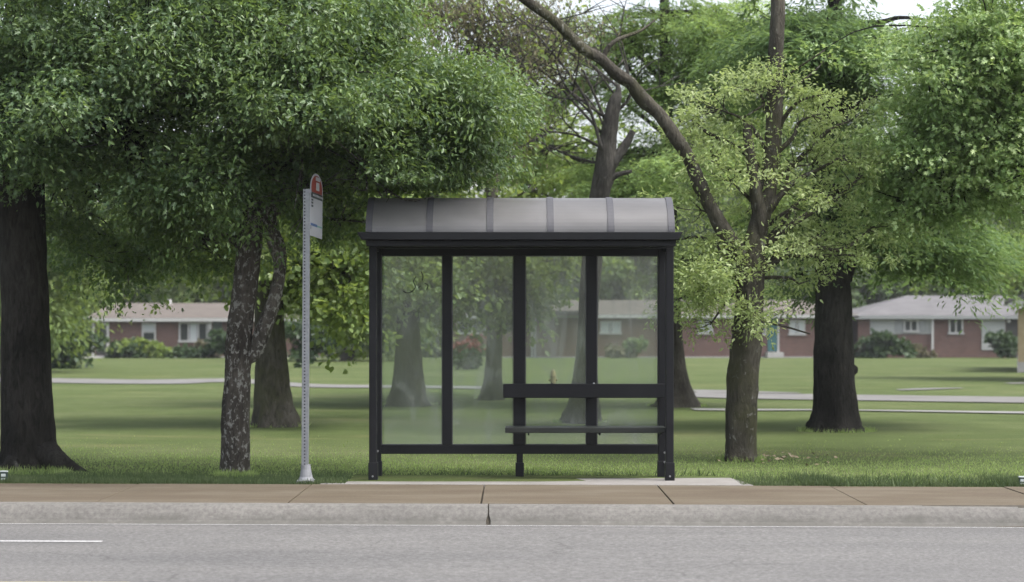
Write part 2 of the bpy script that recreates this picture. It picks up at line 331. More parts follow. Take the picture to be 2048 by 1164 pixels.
# ------------------------------------------------------------------ leaves
SHAPES = {
 'maple': ([(0, 0, 0), (-.5, .12, .07), (-.27, .36, .02), (-.44, .74, .09), (0, 1, -.06), (.44, .74, .09), (.27, .36, .02), (.5, .12, .07)], [(0, 4, 3, 2, 1), (0, 7, 6, 5, 4)]),
 'leaflet': ([(0, 0, 0), (-.2, .32, .05), (-.15, .68, .04), (0, 1, -.1), (.15, .68, .04), (.2, .32, .05)], [(0, 3, 2, 1), (0, 5, 4, 3)]),
 'lobed': ([(0, 0, 0), (-.32, .24, .06), (-.1, .36, .01), (-.4, .66, .08), (-.1, .68, .0), (0, 1, -.1), (.1, .68, .0), (.4, .66, .08), (.1, .36, .01), (.32, .24, .06)], [(0, 5, 4, 3, 2, 1), (0, 9, 8, 7, 6, 5)]),
 'oval': ([(0, 0, 0), (-.3, .3, .06), (-.26, .7, .05), (0, 1, -.05), (.26, .7, .05), (.3, .3, .06)], [(0, 3, 2, 1), (0, 5, 4, 3)]),
 'simple': ([(0, 0, 0), (-.36, .5, .08), (0, 1, -.03), (.36, .5, .08)], [(0, 2, 1), (0, 3, 2)]),
 'needle': ([(0, 0, 0), (-.12, .5, .0), (0, 1, -.12), (.12, .5, .0)], [(0, 1, 2, 3)]),
}
def leaf_arrays(C, D, Nn, size, shape):
    V0, F0 = SHAPES[shape]; V0 = np.array(V0, float)
    D = D / (np.linalg.norm(D, axis=1)[:, None] + 1e-9)
    Nn = Nn - D * np.sum(Nn * D, 1)[:, None]; Nn /= np.linalg.norm(Nn, axis=1)[:, None] + 1e-9
    S = np.cross(D, Nn)
    V = C[:, None, :] + size[:, None, None] * (V0[None, :, 0:1] * S[:, None] + V0[None, :, 1:2] * D[:, None] + V0[None, :, 2:3] * Nn[:, None])
    k = len(V0); n = len(C)
    fl = np.concatenate([np.array(f) for f in F0]); sz = np.array([len(f) for f in F0])
    loops = (np.arange(n)[:, None] * k + fl[None]).ravel(); sizes = np.tile(sz, n)
    return V.reshape(-1, 3), loops, sizes
def join_arrays(parts):
    V, Lp, S, o = [], [], [], 0
    for v, l, s in parts: V.append(v); Lp.append(l + o); S.append(s); o += len(v)
    return np.vstack(V), np.concatenate(Lp), np.concatenate(S)
def clumps_in(rg, pads, shell=.6, group=8):
    """spray centres: boughs spread through a lumpy pad, each carrying a handful of sprays"""
    out, own = [], []
    for i, p in enumerate(pads):
        c, r, n = p['c'], p['r'], p['n']; m = max(2, n // group)
        d = rg.normal(size=(m, 3)); d /= np.linalg.norm(d, axis=1)[:, None]
        w = rg.normal(size=(5, 3)) * 2.2; lump = .94 + .13 * np.sum(np.cos(d @ w.T + rg.uniform(0, 6.28, 5)), 1)
        rad = rg.uniform(0, 1, m) ** (1 / (3 + 2 * shell)) * lump * (.75 + .5 * rg.uniform(size=m))
        B = c + d * rad[:, None] * r; ix = rg.integers(0, m, n)
        sg = min(.55 * float(np.mean(r)), .16 + .11 * float(np.mean(r)))
        out.append(B[ix] + rg.normal(size=(n, 3)) * sg * np.array([1, 1, .5])); own += [i] * n
    return np.vstack(out), np.array(own)
def clear_of(C):
    """no leaf hangs into the shelter or in front of the stop sign"""
    k = ~((C[:, 0] > -1.75) & (C[:, 0] < 1.95) & (C[:, 1] > 15.5) & (C[:, 1] < 18.0) & (C[:, 2] < 2.72))
    rj = np.random.default_rng(len(C)).uniform(size=len(C))
    d = np.hypot(C[:, 0] + 1.85, np.maximum(C[:, 1] - 16.9, 0) * 1.6)
    return k & ~((d < .42 + .35 * rj) & (C[:, 2] < 3.0 + .4 * rj))
def leaf_clumps(rg, K, per, spread, size, shape, droop=.35, flat=.55, up=.55, long=1.7):
    n = len(K) * per; nk = len(K)
    sc_ = rg.uniform(.45, 1.5, nk)
    a = rg.normal(size=(nk, 3)) * np.array([1, 1, .35]) + (K - K.mean(0)) * .25 + np.array([0, 0, -.25]); a /= np.linalg.norm(a, axis=1)[:, None]
    t = rg.uniform(-1, 1, (nk, per))
    off = rg.normal(size=(nk, per, 3)) * (spread * sc_ * .62)[:, None, None] * np.array([1, 1, flat]) * (1.15 - .6 * np.abs(t))[..., None]
    off = off + a[:, None] * (t * (spread * sc_)[:, None] * long)[..., None]; off[..., 2] -= .22 * (t ** 2) * (spread * sc_)[:, None] * long
    C = (K[:, None] + off).reshape(-1, 3); o = off.reshape(-1, 3); o = o / (np.linalg.norm(o, axis=1)[:, None] + 1e-6)
    D = o * .8 + rg.normal(size=(n, 3)) * .55 + np.array([0, 0, -droop])
    Nn = np.array([0, 0, up]) + rg.normal(size=(n, 3)) * .5 + o * .25
    sz = size * rg.uniform(.4, 1.5, n); k = clear_of(C)
    return leaf_arrays(C[k], D[k], Nn[k], sz[k], shape)
def fronds(rg, K, axis, per, length, width, size, droop=.25):
    """feathery sprays: leaflets in a flat strip along a drooping axis"""
    nK = len(K); a = axis + rg.normal(size=(nK, 3)) * np.array([.5, .5, .16]); a /= np.linalg.norm(a, axis=1)[:, None]
    t = rg.uniform(-.5, .5, (nK, per)); ln = length * rg.uniform(.6, 1.3, nK)
    side = np.cross(a, [0, 0, 1.]); side /= np.linalg.norm(side, axis=1)[:, None] + 1e-9
    w = rg.normal(size=(nK, per)) * width * (1 - .8 * np.abs(t))
    C = K[:, None] + a[:, None] * (t * ln[:, None])[..., None] + side[:, None] * w[..., None]
    C[..., 2] += -droop * (t + .5) ** 2 * ln[:, None] - np.abs(w) * .35 + rg.normal(size=w.shape) * .035
    D = a[:, None] * .7 + side[:, None] * np.sign(w)[..., None] * .7 + rg.normal(size=C.shape) * .3 + np.array([0, 0, -.25])
    Nn = np.array([0, 0, 1.]) + rg.normal(size=C.shape) * .45
    n = nK * per
    return leaf_arrays(C.reshape(-1, 3), D.reshape(-1, 3), Nn.reshape(-1, 3), size * rg.uniform(.6, 1.3, n), 'needle')

def pad(x, y, Y, rx, ry, rY, n):
    s = Y / FPX
    if y < -60: n = int(n * (.22 if Y < 22 else .8))
    elif 16.5 < Y < 19.3: n = int(n * .72)
    return dict(c=P(x, y, Y), r=np.array([rx * s, rY, ry * s]), n=n)

def tree(name, label, base, trunk_path, trunk_rad, bark_m, pads, leaf, group=None, cat='tree', limbs=(), seed=1, lobes=(5, .12, .35), wood_seg=20, twig_r=.012, twigs=True, extra=None, sub=4, rough=.05, auto=True, shell=.6, zfloor=None, limb_k=1.):
    rg = np.random.default_rng(seed)
    root = thing(name, label, cat, base, group)
    w = MB(); w.tube(trunk_path, trunk_rad, wood_seg, rough, lobes, True, seed, sub)
    tp = catmull(np.asarray(trunk_path, float), 6)
    for i, (pth, rad) in enumerate(limbs): w.tube(pth, rad, 10, rough, None, True, seed + i + 3, 4)
    parts = []
    K, own = clumps_in(rg, pads, shell) if pads else (np.zeros((0, 3)), [])
    if pads and auto:
        for i, p in enumerate(pads):
            c = p['c']; hd = np.linalg.norm(tp[:, :2] - c[:2], axis=1)
            want = c[2] - .55 * hd - .2
            want = want if zfloor is None else np.maximum(want, zfloor); j = int(np.argmin(np.abs(tp[:, 2] - want))); a = tp[j]
            d = c - a; L_ = np.linalg.norm(d)
            mid1 = a + d * .35 + np.array([0, 0, .10 * L_]) + rg.normal(size=3) * .05 * L_; mid2 = a + d * .7 + np.array([0, 0, .08 * L_]) + rg.normal(size=3) * .06 * L_
            r0 = min(.09, .02 + .018 * L_) * limb_k
            lp = [a, mid1, mid2, c]; w.tube(lp, [r0, r0*.75, r0*.5, r0*.22], 7, .06, None, True, seed + i, 4)
            if twigs:
                ls = catmull(lp, 8)[6:]; ks = K[own == i]
                for k in ks[:: max(1, len(ks) // 45)]:
                    q = ls[np.argmin(np.linalg.norm(ls - k, axis=1) + .25 * rg.uniform(size=len(ls)))]; dd = k - q
                    m_ = q + dd * .5 + rg.normal(size=3) * .08 * np.linalg.norm(dd)
                    w.tube([q, m_, k], [twig_r, twig_r*.7, twig_r*.3], 4, 0, None, False, 0, 3)
    w.build('trunk', bark_m, root, smooth=True)
    for lf in (leaf if isinstance(leaf, list) else [leaf]):
        lf = dict(lf); mat = lf.pop('mat'); kind = lf.pop('kind', 'clump'); frac = lf.pop('frac', 1.)
        Ks = K if frac >= 1 else K[rg.uniform(size=len(K)) < frac]
        if kind == 'clump': arr = leaf_clumps(rg, Ks, **lf)
        else:
            tc = tp[np.argmin(np.abs(tp[:, 2][None, :] - Ks[:, 2][:, None]), axis=1)]
            ax = Ks - tc; ax[:, 2] *= .2; ax /= np.linalg.norm(ax, axis=1)[:, None] + 1e-9
            arr = fronds(rg, Ks, ax, **lf)
        mesh_np('crown', *arr, mat, root)
    return root
def lf(mat, per, spread, size, shape='simple', **k): return dict(mat=M[mat], per=per, spread=spread, size=size, shape=shape, **k)
def fr(mat, per, length, width, size, **k): return dict(mat=M[mat], kind='frond', per=per, length=length, width=width, size=size, **k)

# ================================================================== THE SETTING
# one ground sheet to the horizon (dips under the street)
xs = np.unique(np.concatenate([np.linspace(-700, -60, 12), np.linspace(-60, 60, 81), np.linspace(60, 700, 12)]))
ysl = np.unique(np.concatenate([[-700, -300, -120, -60, -30, 4.9, 5.0, 16.5, 16.56], np.linspace(17, 30, 27), np.linspace(30, 130, 51), np.linspace(130, 1200, 12)]))
GX, GY = np.meshgrid(xs, ysl)
GZ = ground_z(GX, GY); GZ = np.where((GY > 4.95) & (GY < 16.53), -.45, GZ); GZ = np.where(GY <= 4.95, street_z(GX) - .02, GZ)
GZ = np.where((GY > 16.53) & (GY < 16.6), GZ - .012, GZ)
nx, ny = len(xs), len(ysl)
ii = (np.arange(ny-1)[:, None] * nx + np.arange(nx-1)[None]).ravel()
F = np.stack([ii, ii+1, ii+nx+1, ii+nx], 1)
o = mesh_np('ground', np.stack([GX, GY, GZ], -1).reshape(-1, 3), F, np.full(len(F), 4), M['lawn'], smooth=True)
tag(o, 'green mown lawn sloping gently away from the street', kind='structure')

def strip(name, y0, y1, dz, mat, x0=-300., x1=300., label=None, build=True):
    xx = [x for x in (-300, -14, -9, -6, -3, 0, 3, 6, 9, 14, 300) if x0 < x < x1]; xx = [x0] + xx + [x1]
    mb = MB(); v = []
    for x in xx: z = float(street_z(x)) + dz; v += [(x, y0, z), (x, y1, z)]
    mb.add(v, [(2*i, 2*i+2, 2*i+3, 2*i+1) for i in range(len(xx)-1)])
    o = mb.build(name, mat); tag(o, label, kind='structure'); return o
strip('road', 5.0, 14.70, -.15, M['asphalt'], label='worn grey asphalt road along the kerb')
strip('road_marking', 13.42, 13.49, -.146, M['white_line'], -40., -2.98, 'faded white lane line on the grey road')
strip('road_marking', 14.575, 14.60, -.146, M['white_line'], -60., 60., 'thin pale line where the road meets the kerb')
strip('road_marking', 11.28, 11.385, -.146, M['yellow_line'], -40., -2.35, 'faded yellow centre line of the road')
# kerb with a cracked joint
kb = MB(); prof = [(14.845, -.3), (14.845, 0), (14.80, -.003), (14.765, -.014), (14.73, -.04), (14.70, -.072), (14.665, -.12), (14.635, -.143), (14.61, -.149), (14.61, -.3)]
edges = [-300, -14, -.188, 14, 300]; rgk = np.random.default_rng(5)
for i in range(len(edges)-1):
    a, b_ = edges[i], edges[i+1]; g = .006 if b_ == -.188 or a == -.188 else .0015
    n = len(prof)
    ja = [a + g * (.4 + 1.2 * rgk.uniform()) + (.014 * (p[1] < -.1) * (a == -.188)) for p in prof]; jb = [b_ - g * (.4 + 1.2 * rgk.uniform()) - (.012 * (p[1] < -.1) * (b_ == -.188)) for p in prof]
    v = [(x, p[0], p[1] + float(street_z(a))) for x, p in zip(ja, prof)] + [(x, p[0], p[1] + float(street_z(b_))) for x, p in zip(jb, prof)]
    kb.add(v, [tuple(range(n)), tuple(range(2*n-1, n-1, -1))] + [(i_, i_+n, (i_+1) % n + n, (i_+1) % n) for i_ in range(n)])
o = MB().prism_x([(y_ + .012, z_ - .012) for y_, z_ in prof], -40, 40).build('kerb_bed', M['gap']); tag(o, 'dark grit in the kerb joint', kind='structure')
o = kb.build('kerb', M['kerb']); tag(o, 'pale concrete kerb with dark stains and a cracked joint', kind='structure')
# pavement slabs
sw = MB(); j0 = 1.30; pitch = 1.55
for k in range(-12, 12):
    a = j0 + k * pitch + .007; b_ = a + pitch - .014; za, zb = float(street_z(a)), float(street_z(b_)); dz = float(rgk.uniform(-.003, .003))
    sk = -.03 * (a - .2) / 4
    v = [(a, 14.85, za+dz), (b_, 14.85, zb+dz), (b_+sk*.4, 16.54, zb+dz), (a+sk*.4, 16.54, za+dz)]; v += [(x, y, z-.1) for x, y, z in v]
    sw.add(v, [(0, 1, 2, 3), (0, 4, 5, 1), (1, 5, 6, 2), (2, 6, 7, 3), (3, 7, 4, 0)])
o = sw.build('sidewalk', M['walk'], bevel=.005); tag(o, 'tan concrete sidewalk slabs with dark joints', kind='structure')
strip('sidewalk_bed', 14.84, 16.55, -.022, M['gap'], -60., 60., 'dark earth showing in the sidewalk joints')
pd = MB()
v = [(-1.72, 16.552, .012), (1.28, 16.552, .002), (2.16, 16.552, -.001), (2.10, 17.05, .0), (2.04, 17.62, -.018), (-1.5, 17.62, -.012), (-1.6, 17.0, .0)]
n = len(v); v = v + [(x, y, z - .12) for x, y, z in v]
pd.add(v, [tuple(range(n))] + [(i, i+n, (i+1) % n + n, (i+1) % n) for i in range(n)])
o = pd.build('concrete_pad', M['pad'], bevel=.006); tag(o, 'pale concrete pad under the bus shelter', kind='structure')
# crack in the pad at the joint
# paths across the park
def ribbon(name, pts, label, mat=M['path'], lift=.02):
    ctr = catmull(np.array([(*(lambda Y: (PX(x, Y), Y))(gy(x, y)), w) for x, y, w in pts]), 8)
    v = []
    for X, Y, w in ctr:
        v += [(X, Y - w/2, float(ground_z(X, Y - w/2)) + lift), (X, Y + w/2, float(ground_z(X, Y + w/2)) + lift)]
    mb = MB(); mb.add(v, [(2*i, 2*i+2, 2*i+3, 2*i+1) for i in range(len(ctr)-1)])
    return tag(mb.build(name, mat), label, kind='structure')
ribbon('path', [(-500, 757, 5), (-100, 759, 5.5), (120, 762, 5), (260, 764, 5), (400, 763, 6.5), (470, 762, 4), (620, 772, 3), (760, 774, 2.6), (1000, 777, 2.6), (1250, 786, 3), (1430, 792, 3.8), (1700, 796, 4), (2050, 801, 4), (2600, 806, 4)], 'pale concrete park path curving across the lawn')
ribbon('path', [(1385, 783, 2.6), (1470, 784, 2.0), (1600, 787, .5)], 'short pale path spur joining the long park path', lift=.016)
M['path_grey'] = noisy('old_grey_concrete', [(.3, (.13, .13, .125)), (.7, (.19, .19, .18))], 1.2, 5, .9)
ribbon('path', [(1385, 820, .9), (1480, 821, .8), (1700, 822, .5), (2050, 827, .9), (2500, 832, .9)], 'narrow grey path strip beside the long park path', M['path_grey'], .02)
ribbon('path', [(1796, 781, .7), (1850, 779, 1.1), (1925, 777, .4)], 'short pale paving strip in the lawn before the grey roofed house')
ribbon('path', [(2015, 768, .9), (2060, 767, 1.2), (2300, 764, 1.2)], 'short pale paving strip beside the tan walled house')

# ================================================================== GRASS
rg = np.random.default_rng(11)
def blades(n, X, Y, h, w):
    z = ground_z(X, Y); C = np.stack([X, Y, z - .004], 1)
    D = np.stack([rg.normal(0, .38, n), rg.normal(0, .38, n), np.ones(n)], 1); a = rg.uniform(0, 6.28, n)
    Nn = np.stack([np.cos(a), np.sin(a), np.zeros(n)], 1)
    V0 = np.array([(-.5, 0), (.5, 0), (0, 1)]); D /= np.linalg.norm(D, axis=1)[:, None]; S = np.cross(D, Nn); S /= np.linalg.norm(S, axis=1)[:, None]
    V = C[:, None] + w[:, None, None] * V0[None, :, :1] * S[:, None] + h[:, None, None] * V0[None, :, 1:] * D[:, None]
    return V.reshape(-1, 3), np.arange(3*n), np.full(n, 3)
def keep(X, Y, lo=-1.5, hi=2.06): return ~((X > lo) & (X < hi) & (Y < 17.63))
n = 70000; X = rg.uniform(-5.6, 5.6, n); Y = 16.56 + np.abs(rg.normal(0, .55, n)); k = keep(X, Y); X, Y = X[k], Y[k]
tall = np.where(X < -1.2, .058, .04) * (1 + .8 * (np.sin(X * 5.1) * np.sin(X * 2.3 + 1) > .45) * (X > 2.1))
g1 = blades(len(X), X, Y, tall * rg.uniform(.35, 1.1, len(X)), rg.uniform(.004, .008, len(X)))
n = 60000; X = rg.uniform(-7.5, 7.5, n); Y = 16.7 + np.abs(rg.normal(0, 2.2, n)); k = keep(X, Y); X, Y = X[k], Y[k]
g2 = blades(len(X), X, Y, rg.uniform(.014, .034, len(X)), rg.uniform(.006, .012, len(X)))
n = 500; X = np.concatenate([rg.uniform(2.2, 5.3, n), rg.uniform(-1.4, 2, 60)]); Y = np.concatenate([16.57 + np.abs(rg.normal(0, .3, n)), np.full(60, 17.66)])
g3 = blades(len(X), X, Y, rg.uniform(.05, .12, len(X)), rg.uniform(.01, .02, len(X)))
g4 = []
for bx_, by_, wd in ((60, 950, 120), (470, 957, 66), (550, 855, 100), (815, 813, 92), (984, 800, 54), (1160, 848, 82), (1353, 815, 92), (1482, 925, 72), (1672, 865, 118)):
    Yb = gy(bx_, by_ - 3); Xb = PX(bx_, Yb); n = 700; a = rg.uniform(0, 6.28, n); r_ = wd / 2 * Yb / FPX * rg.uniform(.92, 1.35, n)
    g4.append(blades(n, Xb + r_ * np.cos(a), Yb + r_ * np.sin(a), rg.uniform(.03, .09, n), rg.uniform(.006, .014, n)))
M['verge'] = leafmat('shaded_verge_blade', [(.035, .058, .026), (.062, .092, .042), (.11, .135, .07)], (.16, .21, .07), .32, .65, .15, 1.5)  # darker than the lawn blades: tree shade on the verge is put into this colour
o = mesh_np('verge_grass', *join_arrays([g1, g3]), M['verge']); tag(o, 'coarse grass and weeds along the sidewalk edge, tree shade painted into the colour', 'grass', kind='stuff')
o = mesh_np('grass', *join_arrays([g2] + g4), M['blade']); tag(o, 'short grass blades on the lawn and round the tree trunks', 'grass', kind='stuff')
n = 70; X = PX(1540, 19.9) + rg.normal(0, .25, n); Y = 19.9 + rg.normal(0, .35, n)
D = rg.normal(size=(n, 3)) * (1, 1, .25); Nn = np.array([0, 0, 1.]) + rg.normal(size=(n, 3)) * .3
o = mesh_np('leaf_litter', *leaf_arrays(np.stack([X, Y, ground_z(X, Y) + .03], 1), D, Nn, rg.uniform(.03, .07, n), 'simple'), M['litter']); tag(o, 'dry tan leaf litter on the lawn beside the leaning tree', 'leaf litter', kind='stuff')

# ================================================================== BUS SHELTER
YF, YR = 17.0, 17.5
sh = thing('bus_shelter', 'dark metal bus shelter with a pale curved roof and four glass panes', 'bus shelter', (PX(1043, 17.2), 17.2, 0))
fm = M['frame']
def bx(name, x0, x1, Y0, Y1, y0, y1, mat, parent, Yref=None, bev=.004):
    Yr = Y0 if Yref is None else Yref
    return MB().box(PX(x0, Yr), PX(x1, Yr), Y0, Y1, PZ(y1, Yr), PZ(y0, Yr)).build(name, mat, parent, bevel=bev)
for xa, xb, s0, s1 in ((738, 753, 737, 755), (1332, 1347.5, 1331, 1349)):
    p = MB().box(PX(xa, YF), PX(xb, YF), YF, YF+.07, .02, PZ(492, YF)).build('front_post', fm, sh, bevel=.006)
    MB().box(PX(s0, YF)-.002, PX(s1, YF)+.002, YF-.008, YF+.078, -.008, .165).build('post_sleeve', fm, p, bevel=.006)
    MB().tube([(PX((xa+xb)/2, YF), YF-.006, .04), (PX((xa+xb)/2, YF), YF-.018, .04)], [.009, .009], 8).build('anchor_bolt', M['bolt'], p)
for xa, xb in ((747, 762), (1317, 1332)):
    p = MB().box(PX(xa, YR), PX(xb, YR), YR, YR+.07, .02, PZ(485, YR)).build('rear_post', fm, sh, bevel=.006)
    MB().box(PX(xa, YR)-.008, PX(xb, YR)+.008, YR-.008, YR+.078, -.03, .14).build('post_sleeve', fm, p, bevel=.006)
p = MB().box(PX(1033, YR), PX(1046, YR), YR+.004, YR+.062, .02, PZ(906, YR)).build('middle_leg', fm, sh, bevel=.006)
MB().box(PX(1031, YR), PX(1048, YR), YR-.004, YR+.07, -.03, .125).build('post_sleeve', fm, p, bevel=.006)
wl = bx('rear_wall_frame', 762.3, 1316.7, YR+.003, YR+.065, 494, 511, fm, sh, YR)
bx('bottom_rail', 762.3, 1316.7, YR+.003, YR+.065, 890, 908, fm, sh, YR)
for a, b_ in ((885, 903.5), (1027, 1050.5), (1173, 1193.5)): bx('mullion', a, b_, YR+.006, YR+.06, 511.2, 889.8, fm, sh, YR)
panes = []
for i, (a, b_) in enumerate(((762.4, 884.8), (903.7, 1026.8), (1050.7, 1172.8), (1193.7, 1316.6))):
    g = MB().box(PX(a, YR), PX(b_, YR), YR+.028, YR+.036, PZ(889.9, YR), PZ(511.1, YR)).build('glass_pane', M['glass'], sh); panes.append(g)
    q = MB(); t = 1.6
    for (xa, xb, ya, yb) in ((a, a+t, 511.1, 889.9), (b_-t, b_, 511.1, 889.9), (a+t, b_-t, 511.1, 511.1+t), (a+t, b_-t, 889.9-t, 889.9)):
        q.box(PX(xa, YR), PX(xb, YR), YR+.02, YR+.027, PZ(yb, YR), PZ(ya, YR))
    q.build('glazing_bead', M['galv'] if False else M['rib'], g)
sm = MB(); ys_ = YR + .024
for st in ([(806, 582), (815, 586), (825, 582), (831, 573), (827, 563), (832, 553)], [(842, 543), (846, 552), (844, 562)], [(849, 566), (856, 571), (853, 579)], [(836, 577), (841, 572)]):
    sm.tube([P(x, y, ys_) for x, y in st], [.005] * len(st), 5, sub=4)
sm.build('scratched_graffiti', M['frame'], panes[0]); panes[0]['label'] = 'hazy pane with dark scratched graffiti'
# end rails joining front and rear posts
for xa, xb in ((740.5, 750.5), (1334.5, 1344.5)):
    MB().box(PX(xa, YF), PX(xb, YF), YF+.071, YR-.001, PZ(500, YF), PZ(487, YF)).build('side_beam', fm, sh, bevel=.004)
for xb, yb in ((1331, 905), (1331, 924), (754, 902)):
    MB().tube([(PX(xb, YR-.1), YR-.003, PZ(yb, YR)), (PX(xb, YR-.1), YR-.02, PZ(yb, YR))], [.011, .011], 8).build('bolt', M['bolt'], sh)
# gutter and eave beams, front and rear
def beam(name, Y0, Y1, xa, xb, y0, y1, inset, Yr):
    za, zb = PZ(y1, Yr), PZ(y0, Yr)
    v = [(PX(xa+inset, Yr), Y0, za), (PX(xb-inset, Yr), Y0, za), (PX(xb-inset, Yr), Y1, za), (PX(xa+inset, Yr), Y1, za), (PX(xa, Yr), Y0, zb), (PX(xb, Yr), Y0, zb), (PX(xb, Yr), Y1, zb), (PX(xa, Yr), Y1, zb)]
    return MB().add(v, [(0,3,2,1),(4,5,6,7),(0,1,5,4),(1,2,6,5),(2,3,7,6),(3,0,4,7)]).build(name, fm, sh, bevel=.005)
beam('gutter', 16.80, 16.93, 714, 1366, 464, 479.5, 9, 16.80)
beam('gutter', 17.68, 17.81, 714+8, 1366-8, 464, 479.5, 9, 16.80)
beam('eave_beam', 16.86, 16.94, 731, 1353, 480, 492.5, 2, 16.86)
beam('eave_beam', 17.60, 17.70, 731, 1353, 480, 492.5, 2, 16.86)
MB().box(PX(742, YF), PX(1344, YF), 16.945, 17.595, PZ(484, YF), PZ(481, YF)).build('ceiling_sheet', M['rib'], sh) if False else None
bx('header_rail', 753.5, 1331.5, YF+.004, YF+.06, 486, 497, fm, sh, YF)
# barrel roof
zb_, hz, Yc, hw = PZ(463.5, 16.86), PZ(396, 17.3) - PZ(463.5, 16.86), 17.305, .435
def vault(t, g=0.):
    a = math.pi * t; e = 1.22
    return (Yc - (hw + g) * math.copysign(abs(math.cos(a)) ** e, math.cos(a)), zb_ + (hz + g) * abs(math.sin(a)) ** e)
xr = [PX(740, YF) + (PX(1341, YF) - PX(740, YF)) * i / 5 for i in range(6)]
NS = 28
def shell(x0, x1, g, th):
    v, f = [], []
    for i in range(NS + 1):
        yo, zo = vault(i / NS, g); yi, zi = vault(i / NS, g - th)
        v += [(x0, yo, zo), (x1, yo, zo), (x1, yi, zi), (x0, yi, zi)]
    for i in range(NS):
        a, b_ = 4*i, 4*i+4; f += [(a, a+1, b_+1, b_), (a+1, a+2, b_+2, b_+1), (a+2, a+3, b_+3, b_+2), (a+3, a, b_, b_+3)]
    f += [(0, 3, 2, 1), (4*NS, 4*NS+1, 4*NS+2, 4*NS+3)]
    return MB().add(v, f)
for i in range(5): shell(xr[i] + .02, xr[i+1] - .02, 0, .006).build('roof_panel', M['roofsheet'], sh, smooth=False)
for i in range(6): shell(xr[i] - .03, xr[i] + .03, .008, .03).build('roof_rib', M['rib'], sh)
for s, x in ((-1, xr[0] + .0), (1, xr[5] - .0)):
    pr = [vault(i / NS, -.024) for i in range(NS + 1)]
    MB().prism_x(pr, x - .004, x + .004).build('end_panel', M['roofsheet'], sh)
# bench
bn = MB().box(PX(1010, 17.08), PX(1332, 17.08), 17.08, 17.36, PZ(866, 17.08), PZ(855, 17.08)).build('bench_seat', M['seat'], sh, bevel=.006)
for x in (1057, 1199, 1322):
    MB().box(PX(x, 17.2)-.006, PX(x, 17.2)+.006, 17.12, YR+.001, PZ(869.5, 17.2), PZ(866, 17.08)-.001).build('seat_bracket', fm, bn)
bk = MB().box(PX(1006, 17.34), PX(1334, 17.34), 17.36, 17.39, PZ(796, 17.36), PZ(767.5, 17.36)).build('bench_backrest', fm, sh, bevel=.006)
for x in (1038, 1183, 1324):
    MB().box(PX(x, 17.4)-.02, PX(x, 17.4)+.02, 17.391, YR+.005, PZ(788, 17.4), PZ(776, 17.4)).build('back_bracket', fm, bk)
for x in (1104, 1188):
    MB().tube([(PX(x, 17.36), 17.375, PZ(768, 17.36)), (PX(x, 17.36), 17.375, PZ(765.5, 17.36))], [.009, .007], 8).build('bolt', M['bolt'] if x > 1150 else M['frame'], bk)

# ================================================================== BUS STOP SIGN
YS = 16.74
zs0 = float(street_z(PX(610, YS)))
sg = thing('bus_stop_sign', 'grey perforated metal pole carrying a red and white bus stop sign', 'bus stop sign', (PX(610, YS), YS, zs0))
xb_, xt_ = PX(610, YS), PX(613.7, YS); ztop = PZ(378, YS)
pole = MB(); v = []
for x, z in ((0, 0.), (xt_ - xb_, ztop - zs0)):
    v += [(x-.031, -.03, z), (x+.031, -.03, z), (x+.031, .03, z), (x-.031, .03, z)]
pole.add(v, [(0,1,5,4),(1,2,6,5),(2,3,7,6),(3,0,4,7),(4,5,6,7),(0,3,2,1)])
po = pole.build('pole', M['post'], None, bevel=.003); po.parent = sg
bs = MB().tube([(xb_+.01, YS, zs0+.02), (xb_+.01, YS, zs0+.05), (xb_+.008, YS, zs0+.12), (xb_+.006, YS, zs0+.16)], [.075, .058, .046, .044], 16).build('breakaway_base', M['galv'], sg, smooth=False)
MB().box(xb_-.07, xb_+.085, YS-.07, YS+.07, zs0+.001, zs0+.022).build('base_plate', M['galv'], bs, bevel=.004)
# panel: local frame u along the sign, n its normal
uang = math.atan2(.25, .085); uu = np.array([math.cos(uang), math.sin(uang), -.10]); nn = np.array([math.sin(uang), -math.cos(uang), 0]); up = np.array([.012, 0, 1.])
o0 = np.array([PX(619.5, YS), YS - .02, PZ(470.5, YS)])
def sp_(u, w, n_): return o0 + uu * u + up * w + nn * n_
W_, Hs = .264, .44
def plate(poly, n0, n1):
    k = len(poly); v = [sp_(u, w, n1) for u, w in poly] + [sp_(u, w, n0) for u, w in poly]
    return MB().add(v, [tuple(range(k)), tuple(range(2*k-1, k-1, -1))] + [(i, i+k, (i+1) % k + k, (i+1) % k) for i in range(k)])
def arch(u0, u1, w0, w1, nseg=16):
    c = (u0+u1)/2; r = (u1-u0)/2
    return [(u0, w0), (u1, w0)] + [(c + r*math.cos(math.pi*i/nseg), w1 + (.155/.15)*r*math.sin(math.pi*i/nseg)) for i in range(nseg+1)]
pn = plate(arch(0, W_, 0, Hs), 0, .004).build('sign_panel', M['sign_white'], sg)
plate(arch(.018, W_-.018, .40, Hs), .0045, .006).build('red_arch', M['sign_red'], pn)
plate([(.012, .345), (W_-.012, .345), (W_-.012, .3985), (.012, .3985)], .0045, .006).build('dark_band', M['sign_dark'], pn)
q = plate([(.115, .425), (.185, .425), (.185, .497), (.115, .497)], .0065, .0075)
q2 = plate([(.10, .512), (.2, .512), (.19, .545), (.11, .545)], .0065, .0075); q.add(q2.v, q2.f); q.build('white_symbol', M['sign_white'], pn)
q = MB()
for u in np.arange(.05, .25, .028):
    t_ = plate([(u, .363), (u+.017, .363), (u+.017, .382), (u, .382)], .0065, .0072); q.add(t_.v, t_.f)
q.build('band_lettering', M['sign_grey'], pn)
q = MB()
for w in (.262, .292, .318): t_ = plate([(.022, w), (.06, w), (.06, w+.018), (.022, w+.018)], .0045, .006); q.add(t_.v, t_.f)
q.build('route_mark', M['sign_dark'], pn)
q = MB()
